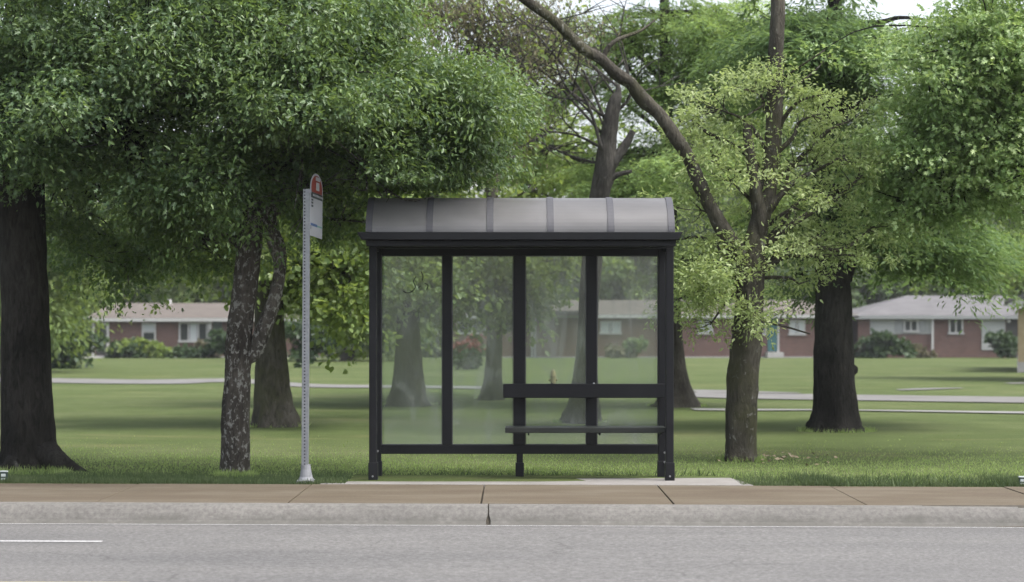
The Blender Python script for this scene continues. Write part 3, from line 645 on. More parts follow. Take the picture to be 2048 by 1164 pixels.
for u0, u1, w in ((.08, .2, .318), (.02, .25, .045), (.02, .21, .03), (.02, .23, .015)): plate([(u0, w), (u1, w), (u1, w+.005), (u0, w+.005)], .0045, .0055).build('text_line', M['sign_grey'], pn)
plate([(.012, .092), (.15, .092), (.15, .115), (.012, .115)], .0045, .006).build('blue_line', M['sign_blue'], pn)
plate([(.151, .095), (W_-.01, .095), (W_-.01, .108), (.151, .108)], .0045, .006).build('teal_line', M['sign_green'], pn)
for z in (.06, .38):
    MB().box(xt_+.02, PX(621, YS)+.01, YS-.034, YS+.01, PZ(470.5, YS)+z, PZ(470.5, YS)+z+.03).build('sign_bracket', M['galv'], sg)

# little markers at the two ends of the verge
def marker(x, y0, y1, Y, label):
    X = PX(x, Y); z0 = float(ground_z(X, Y)); h = PZ(y0, Y) - z0
    r = thing('utility_marker', label, 'marker', (X, Y, z0), 'small marker stakes in the verge')
    st = MB().box(X-.032, X+.032, Y-.012, Y+.012, z0-.03, z0+h).build('stake', M['marker'], r, bevel=.004)
    for a, b_ in ((.1, .36), (.52, .82)):
        MB().box(X-.022, X+.018, Y-.015, Y-.0125, z0+h*a, z0+h*b_).build('pale_band', M['marker_pale'], st)
    MB().box(X-.036, X+.036, Y-.016, Y+.016, z0+h, z0+h+.012).build('cap', M['marker_pale'], r, bevel=.003)
marker(8, 944, 966, 16.72, 'small banded marker stake beside the root flare of the big dark oak')
marker(2045, 955, 975, 16.66, 'small banded marker stake in the weedy verge past the concrete pad')

# hydrant seen through the third pane
Yh = gy(1106, 792); Xh = PX(1106, Yh); zh = float(ground_z(Xh, Yh))
hy = thing('hydrant', 'small yellow hydrant on the lawn beyond the shelter glass', 'hydrant', (Xh, Yh, zh))
MB().tube([(Xh, Yh, zh-.02), (Xh, Yh, zh+.05), (Xh, Yh, zh+.06), (Xh, Yh, zh+.42), (Xh, Yh, zh+.44), (Xh, Yh, zh+.48), (Xh, Yh, zh+.56), (Xh, Yh, zh+.6)], [.085, .085, .06, .06, .075, .07, .05, .02], 14).build('barrel', M['hydrant'], hy)
MB().tube([(Xh-.1, Yh, zh+.36), (Xh+.1, Yh, zh+.36)], [.03, .03], 10).build('side_nozzle', M['hydrant'], hy)
MB().tube([(Xh, Yh-.11, zh+.3), (Xh, Yh, zh+.3)], [.04, .04], 10).build('front_nozzle', M['hydrant'], hy)

# ================================================================== HOUSES
YH = 119.0
def window(parent, x0, x1, y0, y1, Y, lights=2, shut=False, curtain=None, low_dark=False):
    X0, X1, Z0, Z1 = PX(x0, Y), PX(x1, Y), PZ(y1, Y), PZ(y0, Y); fw = .11
    f = MB()
    f.box(X0, X1, Y-.09, Y+.02, Z1-fw, Z1).box(X0-.05, X1+.05, Y-.13, Y+.02, Z0-.02, Z0+fw)
    f.box(X0, X0+fw, Y-.085, Y+.02, Z0+fw, Z1-fw).box(X1-fw, X1, Y-.085, Y+.02, Z0+fw, Z1-fw)
    for k in range(1, lights):
        xm = X0 + (X1-X0)*k/lights; f.box(xm-.05, xm+.05, Y-.08, Y+.02, Z0+fw, Z1-fw)
    if low_dark: f.box(X0+fw, X1-fw, Y-.08, Y+.02, (Z0+Z1)/2-.04, (Z0+Z1)/2+.04)
    o = f.build('window', M['trim'], parent)
    for k in range(lights):
        a = X0 + (X1-X0)*k/lights + .05; b_ = X0 + (X1-X0)*(k+1)/lights - .05
        MB().box(a, b_, Y-.045, Y-.03, Z0+fw, Z1-fw).build('pane', M['pane'], o)
        if curtain and (k in curtain):
            MB().box(a+.04, b_-.04, Y-.052, Y-.046, (Z0+Z1)/2+.05 if low_dark else Z0+fw, Z1-fw).build('curtain', M['curtain'], o)
    if shut:
        for a, b_ in ((X0-.55, X0-.08), (X1+.08, X1+.55)): MB().box(a, b_, Y-.05, Y-.003, Z0, Z1).build('shutter', M['shutter'], o)
    return o
def house(name, label, x0, x1, ybase, yeave, yridge, Y, depth, wallm, roofm, hip=(0, 0), over=.45, found=None):
    X0, X1 = PX(x0, Y), PX(x1, Y); zg = float(ground_z(0, Y)); ze = PZ(yeave, Y) + .02; Yc_ = Y + depth/2; zr = PZ(yridge, Yc_)
    h = thing(name, label, 'house', ((X0+X1)/2, Y, zg))
    MB().box(X0, X1, Y, Y+depth, zg-.5, ze).build('wall', wallm, h)
    if found is not None:
        MB().box(X0-.03, X1+.03, Y-.04, Y+depth+.04, zg-.6, PZ(found, Y)).build('foundation', M['found'], h)
    a, b_, c, d = X0-over, X1+over, Y-over, Y+depth+over; zo = ze - .02; t = .16
    r0, r1 = a + hip[0], b_ - hip[1]
    v = [(a, c, zo), (b_, c, zo), (b_, d, zo), (a, d, zo), (a, c, zo+t), (b_, c, zo+t), (b_, d, zo+t), (a, d, zo+t), (r0, Yc_, zr), (r1, Yc_, zr)]
    rf = MB().add(v, [(0,3,2,1),(0,1,5,4),(1,2,6,5),(2,3,7,6),(3,0,4,7),(4,5,9,8),(6,7,8,9),(5,6,9),(7,4,8)]).build('roof', roofm, h)
    MB().box(a-.02, b_+.02, c-.05, c-.003, zo-.06, zo+t-.02).build('fascia', M['trim'] if found else M['shutter'], rf)
    return h, zg, ze
# left house
h, zg, ze = house('brick_house', 'low red brick house with tan roof behind the lichen covered twin trunk', 184, 648, 719, 641, 606, YH, 8.5, M['brick'], M['shingle_tan'], (0.9, .9), found=711)
MB().box(PX(192, YH), PX(214, YH), YH-.02, YH+.1, zg, ze-.03).build('porch_shade_panel', M['dark_wall'], h)  # flat dark panel on the wall, porch shade painted as its colour
MB().box(PX(203, YH), PX(212, YH), YH-.05, YH-.021, zg+.3, ze-.35).build('door', M['dark_door'], h)
for a, b_ in ((214.5, 219), (186, 190), (418, 424)): MB().box(PX(a, YH), PX(b_, YH), YH-.25, YH-.1, zg, ze-.03).build('porch_post', M['trim'], h)
lm = MB().tube([(PX(211, YH), YH-.2, PZ(650, YH)), (PX(211, YH), YH-.2, PZ(645, YH))], [.1, .1], 8).build('porch_lamp', M['trim'], h)
window(h, 284, 312, 645, 683, YH, 1, curtain=(0,), low_dark=True)
window(h, 358, 416, 644, 684, YH, 3, curtain=(1,))
MB().box(PX(426, YH), PX(444, YH), YH-.06, YH+.02, zg+.35, ze-.06).build('door', M['dark_door'], h)
MB().box(PX(396, YH), PX(430, YH), YH-1.6, YH-.06, zg-.1, PZ(712, YH)).build('step', M['found'], h)
MB().box(PX(176, YH), PX(214, YH), YH-2, YH-.06, zg-.1, PZ(714, YH)).build('step', M['found'], h)
MB().tube([(PX(338, 123), 123, PZ(612, 123)), (PX(338, 123), 123, PZ(599, 123))], [.18, .18], 10).build('roof_vent', M['trim'], h)
window(h, 600, 626, 650, 684, YH, 2)
# middle house
h, zg, ze = house('brick_house', 'long red brick house with teal front door beyond the shelter', 905, 1700, 718, 634, 600, YH, 9, M['brick'], M['shingle_tan'], (1, 3), found=713)
window(h, 916, 972, 636, 668, YH, 2); window(h, 1200, 1242, 642, 668, YH, 2, curtain=(0, 1)); window(h, 1396, 1426, 634, 668, YH, 2, curtain=(0, 1))
window(h, 1512, 1532, 630, 670, YH, 1); window(h, 1578, 1610, 640, 670, YH, 2, curtain=(0, 1))
d_ = MB().box(PX(1535, YH), PX(1554, YH), YH-.07, YH+.02, zg+.4, PZ(636, YH)).build('door', M['teal'], h)
MB().box(PX(1554.3, YH), PX(1558, YH), YH-.1, YH-.01, zg+.35, PZ(634, YH)).build('door_jamb', M['trim'], h)
MB().box(PX(1530, YH), PX(1562, YH), YH-1.2, YH-.05, zg-.1, zg+.35).build('step', M['found'], h)
for x in (1064, 1070): MB().box(PX(x-2, YH), PX(x+2, YH), YH-.12, YH-.01, zg, ze-.05).build('downspout', M['trim'], h)
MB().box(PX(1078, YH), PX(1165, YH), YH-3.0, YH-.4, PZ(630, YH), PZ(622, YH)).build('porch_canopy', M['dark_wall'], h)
# right house
h, zg, ze = house('brick_house', 'grey roofed brick house with a pale siding panel and white downspout', 1716, 2075, 716, 636, 591, YH, 9.5, M['brick'], M['shingle_grey'], (4.6, 1.2))
MB().box(PX(1740, YH), PX(1864, YH), YH-.05, YH-.004, PZ(668, YH), PZ(638, YH)).build('siding_panel', M['siding'], h)
window(h, 1807, 1836, 639, 664, YH-.05, 2, shut=True); window(h, 1897, 1926, 636, 668, YH, 2)
MB().box(PX(1861, YH), PX(1865, YH), YH-.35, YH-.22, zg-.1, ze-.03).build('downspout', M['trim'], h)
MB().box(PX(1963, YH), PX(2010, YH), YH-.06, YH-.003, PZ(700, YH), PZ(637, YH)).build('garage_door', M['siding'], h)
MB().box(PX(2012, YH), PX(2035, YH), YH-.04, YH-.002, zg, ze-.04).build('porch_shade_panel', M['dark_wall'], h)  # no real recess: a flat panel coloured dark for the porch shade
MB().tube([(PX(2016, YH), YH-.15, PZ(645, YH)), (PX(2016, YH), YH-.15, PZ(637, YH))], [.12, .12], 8).build('porch_lamp', M['trim'], h)
MB().box(PX(1696, YH), PX(1700, YH), YH-.35, YH-.22, zg, PZ(648, YH)).build('gate_post', M['trim'], h)
# nearest house corner at the edge
Yn = gy(2048, 745); zg = float(ground_z(0, Yn)); X0 = PX(2036, Yn)
h = thing('tan_house', 'tan walled house corner with a white gable and pale foundation', 'house', (X0+4, Yn, zg))
def turned(mb, a=math.atan2(X0, Yn)):
    c_, s_ = math.cos(a), math.sin(a)
    mb.v = [(X0 + (x-X0)*c_ + (y-Yn)*s_, Yn - (x-X0)*s_ + (y-Yn)*c_, z) for x, y, z in mb.v]; return mb
turned(MB().box(X0, X0+9, Yn, Yn+12, zg-.3, PZ(617, Yn))).build('wall', M['tanbrick'], h)
turned(MB().box(X0-.03, X0+9.03, Yn-.03, Yn+12.03, zg-.4, PZ(724, Yn))).build('foundation', M['found'], h)
ez = PZ(612, Yn); rz = ez + 1.6
turned(MB().prism_y([(X0-.4, ez-.05), (X0+9.4, ez-.05), (X0+9.4, ez+.1), (X0+4.5, rz), (X0-.4, ez+.1)], Yn-.35, Yn-.02)).build('gable', M['trim'], h)
turned(MB().prism_y([(X0-.5, ez+.11), (X0+4.5, rz+.01), (X0+9.5, ez+.11), (X0+9.5, ez+.22), (X0+4.5, rz+.14), (X0-.5, ez+.22)], Yn-.4, Yn+12.4)).build('roof', M['shingle_grey'], h)

# ================================================================== TREES
def G(x, y): Y = gy(x, y); return Y
def tp_(pts, Y):
    """trunk path from (x, y, width px[, dY]) rows"""
    path, rad = [], []
    for q in pts:
        Yq = Y + (q[3] if len(q) > 3 else 0); path.append(P(q[0], q[1], Yq)); rad.append(q[2] / 2 * Yq / FPX)
    return path, rad
def base_of(x, y, Y): return (PX(x, Y), Y, float(ground_z(PX(x, Y), Y)))

# --- big dark oak, street edge
Y = 18.3
pth, rad = tp_([(60, 952, 126), (60, 935, 116), (58, 880, 104), (55, 780, 100), (50, 650, 94), (45, 500, 92), (40, 370, 92), (42, 200, 84), (50, 0, 74), (60, -250, 56), (70, -600, 30)], Y)
roots = []
for pts in ([(90, 905, 60, -.1), (120, 925, 42, -.25), (150, 940, 26, -.35), (185, 952, 10, -.45)], [(40, 915, 50, -.1), (15, 938, 30, -.3), (-25, 952, 12, -.4)], [(60, 900, 70, .1), (110, 920, 40, .5), (150, 932, 14, .9)]):
    roots.append(tp_(pts, Y))
pads = [pad(60, 290, 17.2, 150, 60, .7, 70), pad(-60, 250, 17.6, 200, 120, 1.2, 90), pad(120, 120, 17.2, 190, 150, 1.2, 170), pad(300, 100, 17.0, 150, 120, 1.1, 150), pad(250, 250, 17.6, 150, 100, 1.0, 120),
        pad(-100, 60, 18, 250, 200, 1.8, 130), pad(400, 20, 17.6, 150, 120, 1.3, 110), pad(190, 390, 19.2, 110, 60, 1.0, 50), pad(230, 500, 19.4, 90, 50, .7, 30), pad(130, 470, 20.2, 50, 70, .8, 18),
        pad(100, -160, 18, 380, 160, 2.2, 170), pad(50, -450, 18.3, 450, 220, 2.8, 170), pad(-300, -250, 18.3, 250, 250, 2.5, 90), pad(350, -300, 17, 250, 200, 2., 100)]
tree('oak_tree', 'big dark trunked oak at the street edge with spreading roots', base_of(55, 945, Y), pth, rad, M['bark_oak'], pads,
     [lf('leaf_oak', 95, .18, .052, 'lobed', up=.7, flat=.55, droop=.4, long=2.1), lf('leaf_maple', 55, .18, .05, 'leaflet', up=.6, flat=.55, droop=.4, long=2.2)], limbs=roots, zfloor=PZ(330, 18.3), seed=21, lobes=(6, .10, .4))

# --- twin-stemmed lichen tree
Y = 17.9
pth, rad = tp_([(470, 960, 64), (470, 930, 59), (470, 848, 57), (474, 761, 52), (477, 690, 52), (485, 620, 50), (493, 555, 50), (502, 474, 48), (500, 422, 40), (508, 330, 32), (530, 200, 26), (560, 0, 20), (590, -250, 14)], Y)
l2 = tp_([(486, 722, 20), (504, 711, 30), (512, 698, 34), (521, 675, 34), (534, 640, 31), (551, 589, 26), (560, 535, 25), (554, 495, 33), (540, 445, 28), (540, 370, 24), (590, 230, 22), (660, 80, 16), (720, -100, 10)], Y)
l2[0][0][1] += .03
l3 = tp_([(488, 500, 22), (470, 480, 20, .2), (436, 458, 14, .5), (400, 425, 8, .9)], Y)
pads = [pad(490, 300, 17.4, 130, 90, .9, 90), pad(620, 230, 17.2, 160, 120, 1.0, 150), pad(640, 90, 17.2, 180, 110, 1.2, 150), pad(790, 200, 17.5, 130, 110, 1.0, 140), pad(770, 80, 17.8, 90, 80, .9, 70),
        pad(905, 215, 17.8, 80, 70, .7, 75), pad(970, 205, 17.9, 50, 46, .5, 36), pad(880, 335, 17.8, 95, 50, .7, 75), pad(745, 340, 17.4, 130, 70, .9, 120), pad(620, 380, 17.8, 130, 70, .9, 100),
        pad(390, 350, 17.9, 130, 80, .9, 100), pad(400, 425, 18.3, 90, 45, .7, 45), pad(400, 495, 18.6, 50, 25, .4, 14), pad(310, 450, 18.8, 80, 50, .7, 30), pad(690, 440, 18.3, 50, 40, .6, 24), pad(250, 530, 19, 70, 30, .6, 14),
        pad(520, 60, 17.3, 170, 100, 1.2, 110), pad(470, 180, 17.3, 120, 90, 1., 90), pad(560, -180, 17.9, 330, 150, 2., 170), pad(600, -420, 17.9, 330, 180, 2.2, 130)]
tree('maple_tree', 'leafy maple with two lichen spotted stems beside the bus stop pole', base_of(470, 955, Y), pth, rad, M['bark_lichen'], pads,
     [lf('leaf_maple', 110, .18, .052, 'leaflet', up=.6, flat=.55, droop=.4, long=2.2), lf('leaf_oak', 50, .17, .05, 'lobed', up=.7, flat=.55, droop=.4, long=2.)], limbs=[l3], zfloor=PZ(440, 17.9), seed=22, lobes=(4, .05, .2), wood_seg=22, rough=.06)

M['bark_pale_lichen'] = bark('pale_lichen_bark', (.06, .054, .047), (.17, .155, .135), ((.3, .3, .275), 24, .52))
st_ = MB().tube(l2[0], l2[1], 16, .07, None, True, 9, 4).build('stem', M['bark_pale_lichen'], bpy.data.objects['maple_tree'], smooth=True); st_['label'] = 'paler curved stem leaving the main trunk low down'
# --- tree behind the twin
Y = G(550, 853)
pth, rad = tp_([(552, 858, 104), (552, 845, 92), (549, 810, 76), (545, 740, 66), (540, 660, 60), (538, 560, 54), (540, 450, 48), (550, 300, 40), (560, 100, 30), (560, -150, 16)], Y)
pads = [pad(600, 500, Y, 100, 60, 1.3, 80), pad(690, 520, Y-.6, 60, 70, 1., 70), pad(660, 600, Y-.5, 50, 30, .8, 30), pad(480, 450, Y, 120, 60, 1.5, 70), pad(350, 460, Y, 90, 60, 1.4, 40), pad(720, 420, Y, 110, 70, 1.5, 70), pad(560, 250, Y, 260, 130, 2.2, 120), pad(560, -50, Y, 260, 160, 2.4, 110)]
tree('shade_tree', 'stout grey trunked shade tree directly behind the twin stemmed maple', base_of(550, 853, Y), pth, rad, M['bark_grey'], pads, lf('leaf_shade', 70, .24, .085, 'oval'), zfloor=PZ(480, Y), seed=23, lobes=(5, .14, .5))
# --- tree in first pane
Y = G(815, 812)
pth, rad = tp_([(815, 816, 96), (815, 803, 84), (816, 780, 70), (816, 740, 58), (816, 680, 50), (815, 600, 46), (812, 480, 40), (810, 300, 30), (810, 60, 16)], Y)
pads = [pad(815, 570, Y, 140, 50, 1.8, 110), pad(700, 600, Y+1, 70, 50, 1.4, 60), pad(715, 480, Y, 110, 80, 1.8, 100), pad(860, 480, Y, 130, 60, 1.8, 100), pad(790, 330, Y, 190, 100, 2.4, 80), pad(780, 120, Y, 150, 110, 2.4, 60)]
tree('shade_tree', 'dark flared trunk tree seen through the pane with scratched graffiti', base_of(815, 812, Y), pth, rad, M['bark_mid'], pads, lf('leaf_shade', 70, .32, .11, 'oval'), zfloor=PZ(590, Y), seed=24, lobes=(6, .14, .5), wood_seg=18)
# --- slim tree in the second pane
Y = G(985, 800)
pth, rad = tp_([(982, 804, 56), (983, 790, 48), (986, 750, 36), (988, 700, 32), (989, 640, 29), (985, 560, 26), (980, 420, 22), (975, 250, 17), (960, 60, 12), (950, -150, 6)], Y)
pads = [pad(985, 590, Y, 75, 36, 1.3, 60), pad(1040, 540, Y+.5, 80, 40, 1.4, 45), pad(950, 520, Y, 80, 40, 1.3, 40), pad(1070, 350, Y+2, 110, 60, 2., 70), pad(1100, 260, Y+3, 110, 50, 2., 24), pad(1000, 290, Y+3, 80, 50, 2., 28), pad(900, 420, Y, 90, 60, 1.5, 50)]
t5 = tree('slim_tree', 'slim straight tree seen through the second shelter pane', base_of(985, 800, Y), pth, rad, M['bark_mid'], pads, lf('leaf_shade', 70, .34, .12, 'oval'), seed=25, lobes=(5, .1, .4), wood_seg=14)
# --- weathered snag, trunk behind third pane, forked above roof
Y = G(1160, 846)
pth, rad = tp_([(1162, 850, 84), (1162, 838, 76), (1166, 800, 60), (1170, 740, 46), (1176, 660, 40), (1182, 560, 40), (1192, 450, 40), (1200, 390, 40), (1210, 330, 42), (1216, 280, 36), (1222, 235, 30), (1231, 200, 24), (1236, 186, 15), (1237, 168, 7)], Y)
lb = [tp_([(1205, 360, 26), (1228, 325, 22), (1248, 295, 19), (1266, 262, 13)], Y), tp_([(1206, 372, 22), (1230, 352, 13), (1264, 342, 7)], Y),
      tp_([(1203, 300, 14), (1190, 250, 11), (1172, 200, 10), (1140, 150, 9), (1100, 100, 7), (1050, 45, 5), (990, 10, 3)], Y-.3), tp_([(1180, 225, 8), (1130, 170, 6), (1110, 110, 4), (1115, 40, 3)], Y-.2),
      tp_([(1218, 262, 14), (1200, 215, 10), (1160, 130, 8), (1110, 70, 6), (1060, 20, 4)], Y+.5), tp_([(1212, 300, 12), (1150, 270, 8), (1080, 262, 6), (1010, 255, 3)], Y+.6), tp_([(1215, 240, 12), (1262, 190, 9), (1250, 130, 6), (1230, 60, 4)], Y+.3),
      tp_([(1170, 200, 7), (1090, 190, 5), (1020, 150, 3)], Y-.2), tp_([(1120, 120, 5), (1060, 130, 4), (980, 90, 2)], Y-.2)]
pads = [pad(940, 100, Y+1, 100, 110, 1.4, 80), pad(1040, 140, Y+1, 100, 90, 1.4, 66), pad(890, 40, Y+1, 90, 70, 1.4, 60), pad(1020, 30, Y+1, 110, 50, 1.4, 46), pad(960, 260, Y+1, 90, 60, 1.4, 40), pad(1110, 90, Y+1, 80, 90, 1.4, 30)]
lb = [(p_, [q * (.6 if i_ > 1 else 1) for q in r_]) for i_, (p_, r_) in enumerate(lb)]
rq = np.random.default_rng(77); tw_ = []
for p_, r_ in list(lb[2:]):
    cp = catmull(np.array(p_), 6)
    for k in range(6):
        q = cp[rq.integers(len(cp) // 4, len(cp))]; d = rq.normal(size=3) * np.array([1, .6, .7]) + np.array([-.2, 0, .45]); d /= np.linalg.norm(d); L_ = rq.uniform(.5, 1.5)
        m_ = q + d * L_ * .5 + rq.normal(size=3) * .09; e_ = q + d * L_ + np.array([0, 0, -.12 * L_])
        tw_.append(([q, m_, e_], [.013, .009, .003]))
        for kk in range(2):
            d2 = d + rq.normal(size=3) * .6; d2 /= np.linalg.norm(d2); tw_.append(([m_, m_ + d2 * L_ * .3, m_ + d2 * L_ * .55 + np.array([0, 0, -.06])], [.008, .006, .002]))
lb = lb + tw_
tree('snag_tree', 'weathered forked tree trunk rising above the shelter roof', base_of(1160, 846, Y), pth, rad, M['bark_pale'], pads, [lf('leaf_brown', 60, .32, .075, 'needle', droop=1.2, flat=1.), lf('leaf_shade', 16, .4, .07, 'oval', frac=.7)], limbs=lb, zfloor=PZ(330, Y), seed=26, lobes=(5, .12, .5), wood_seg=16, rough=.09, twig_r=.01, limb_k=.35)
# --- bright cypress
Y = G(1365, 814)
pth, rad = tp_([(1352, 818, 100), (1353, 806, 84), (1352, 770, 56), (1348, 700, 38), (1345, 620, 34), (1342, 480, 30), (1336, 300, 26), (1331, 150, 24), (1329, 50, 20), (1328, -100, 15), (1326, -400, 6)], Y)
pads = [pad(1300, 345, Y-1, 110, 45, 1.6, 90), pad(1370, 300, Y-1, 120, 50, 1.6, 80), pad(1250, 300, Y, 60, 40, 1.4, 26), pad(1440, 180, Y-.5, 110, 70, 1.8, 80), pad(1290, 210, Y, 90, 50, 1.5, 26), pad(1180, 110, Y+1, 90, 40, 1.6, 22), pad(1460, 60, Y-1, 100, 60, 1.6, 110), pad(1390, 110, Y, 60, 60, 1.4, 40), pad(1270, 90, Y, 90, 50, 1.8, 34), pad(1190, 170, Y+.5, 90, 40, 1.6, 26), pad(1150, 60, Y+1, 110, 50, 1.8, 22), pad(1330, 20, Y, 110, 40, 1.6, 32), pad(1100, 290, Y+1, 110, 30, 1.8, 24), pad(1500, 420, Y, 110, 70, 1.8, 70), pad(1330, -120, Y, 200, 80, 2.4, 70), pad(1400, 560, Y, 80, 50, 1.4, 50), pad(1330, -300, Y, 130, 90, 2, 40)]
tree('cypress_tree', 'bright green feathery cypress rising behind the shelter roof', base_of(1355, 814, Y), pth, rad, M['bark_mid'], pads, fr('leaf_cypress', 110, 1.9, .2, .13), zfloor=PZ(600, Y), seed=27, lobes=(7, .16, .6), wood_seg=18, twig_r=.014)
# --- leaning tree with young leaves
Y = 19.75
pth, rad = tp_([(1482, 928, 74), (1482, 914, 66), (1483, 860, 62), (1487, 780, 62), (1492, 700, 62), (1498, 620, 56), (1501, 560, 52), (1508, 500, 46), (1522, 430, 38), (1535, 380, 36), (1545, 300, 34), (1550, 200, 32), (1553, 100, 29), (1556, 0, 28), (1556, -150, 24), (1550, -400, 14)], Y)
lb = [tp_([(1494, 590, 40), (1484, 530, 40), (1464, 490, 36, -.05), (1436, 440, 30, -.1), (1414, 400, 27, -.15), (1400, 372, 30, -.18), (1378, 320, 26, -.2), (1350, 275, 28, -.3), (1322, 232, 25, -.35), (1285, 196, 29, -.4), (1262, 166, 25, -.45), (1236, 150, 26, -.5), (1200, 116, 22, -.55), (1164, 96, 22, -.6), (1112, 44, 20, -.7), (1050, 0, 19, -.8), (960, -70, 14, -.9)], Y),
      tp_([(1512, 500, 30), (1520, 440, 30, -.05), (1514, 390, 27, -.08), (1502, 320, 22, -.1), (1494, 262, 18, -.1), (1493, 246, 15, -.1)], Y),
      tp_([(1530, 420, 30), (1544, 402, 30), (1549, 390, 18)], Y), tp_([(1206, 125, 12, -.5), (1214, 98, 10, -.5), (1238, 78, 8, -.5), (1280, 62, 6, -.4), (1310, 40, 3, -.3)], Y),
      tp_([(1545, 175, 5), (1590, 140, 4, -.2), (1650, 100, 3, -.3)], Y), tp_([(1480, 240, 4, -.1), (1560, 190, 5), (1620, 150, 4, .2), (1660, 110, 2, .3)], Y), tp_([(1480, 560, 9), (1500, 600, 7, -.1), (1420, 650, 3, -.2)], Y) if False else tp_([(1512, 640, 8), (1560, 650, 5, .1), (1620, 668, 3, .2)], Y)]
pads = [pad(1440, 220, Y, 70, 50, .5, 12), pad(1500, 180, Y, 40, 40, .4, 12), pad(1420, 300, Y, 60, 45, .5, 12), pad(1400, 420, Y-.1, 55, 40, .5, 12), pad(1460, 360, Y, 50, 50, .5, 9), pad(1400, 560, Y-.1, 45, 40, .4, 16), pad(1440, 590, Y-.1, 50, 25, .3, 12), pad(1500, 618, Y-.3, 40, 22, .2, 8), pad(1620, 330, Y, 60, 60, .6, 17), pad(1660, 390, Y, 55, 50, .6, 14), pad(1600, 420, Y, 50, 40, .5, 10), pad(1630, 230, Y, 50, 30, .4, 10), pad(1640, 190, Y-.2, 40, 20, .3, 7), pad(1580, 500, Y, 45, 40, .5, 14), pad(1350, 480, Y, 30, 30, .3, 6), pad(1440, 480, Y+.2, 50, 40, .4, 14), pad(1690, 310, Y, 45, 40, .5, 14), pad(1560, 340, Y+.3, 40, 60, .4, 12), pad(1640, 470, Y, 40, 30, .4, 10), pad(1372, 520, Y, 36, 40, .4, 8), pad(1352, 600, Y-.1, 26, 30, .3, 6), pad(1725, 350, Y, 40, 50, .5, 8), pad(1745, 455, Y+.1, 40, 36, .4, 7), pad(1685, 510, Y, 50, 34, .4, 8), pad(1600, 570, Y, 46, 30, .4, 7), pad(1530, 130, Y+.1, 34, 30, .3, 5), pad(1705, 240, Y+.2, 40, 40, .4, 6), pad(1385, 240, Y, 30, 40, .3, 5), pad(1420, 650, Y, 40, 18, .3, 4)]
tree('leaning_tree', 'open tree with long slanting mossy limb and sparse yellow green leaves', base_of(1482, 922, Y), pth, rad, M['bark_limb'], pads, lf('leaf_young', 90, .13, .046, 'leaflet', droop=.1, long=2.), zfloor=PZ(560, 19.7), limbs=lb, seed=28, lobes=(4, .08, .25), wood_seg=20, twig_r=.006, rough=.1)
# --- large dark cypress at right
Y = G(1672, 862)
pth, rad = tp_([(1672, 868, 122), (1672, 856, 110), (1672, 830, 94), (1670, 780, 84), (1668, 700, 78), (1666, 600, 72), (1664, 500, 68), (1655, 400, 60), (1650, 300, 54), (1655, 200, 46), (1665, 100, 36), (1670, 0, 28), (1672, -250, 16), (1674, -500, 6)], Y)
lb = [tp_([(1650, 265, 40), (1680, 235, 28, -.2), (1710, 212, 18, -.4), (1748, 195, 12, -.6), (1800, 188, 6, -.8)], Y), tp_([(1655, 160, 30), (1690, 140, 22, -.2), (1722, 128, 16, -.4), (1760, 118, 9, -.6), (1850, 120, 4, -.8)], Y),
      tp_([(1655, 130, 20), (1620, 95, 14, -.3), (1590, 88, 12, -.5), (1540, 100, 6, -.7)], Y), tp_([(1668, 60, 22), (1760, 45, 12, -.2), (1800, 35, 8, -.2), (1860, 40, 4, -.3)], Y), tp_([(1690, 560, 30), (1702, 520, 24), (1706, 470, 20), (1740, 400, 10, .3)], Y), tp_([(1695, 742, 26), (1706, 738, 24), (1712, 732, 10)], Y)]
pads = [pad(1620, 60, Y-.5, 110, 60, 1.5, 100), pad(1740, 80, Y-.5, 90, 60, 1.4, 70), pad(1720, 300, Y, 70, 60, 1.2, 60), pad(1800, 330, Y+.5, 80, 60, 1.4, 60), pad(1760, 430, Y+.5, 110, 60, 1.5, 90), pad(1860, 440, Y+1, 110, 60, 1.6, 90), pad(1800, 480, Y+1, 80, 36, 1.3, 34), pad(1890, 490, Y+1.5, 90, 36, 1.4, 40), pad(1590, 460, Y, 80, 50, 1.3, 26), pad(1590, 550, Y+1, 60, 20, 1., 8), pad(1560, 130, Y, 80, 50, 1.3, 40), pad(1700, -120, Y, 220, 90, 2.2, 80), pad(1690, -330, Y, 150, 100, 2., 50), pad(1700, 200, Y+1, 120, 60, 1.4, 60)]
tree('cypress_tree', 'massive dark trunked cypress standing on the lawn right of the leaning tree', base_of(1672, 862, Y), pth, rad, M['bark_dark'], pads, fr('leaf_cypress_dark', 120, 1.6, .18, .12), limbs=lb, zfloor=PZ(470, Y), seed=29, lobes=(7, .12, .6), wood_seg=24, twig_r=.014)
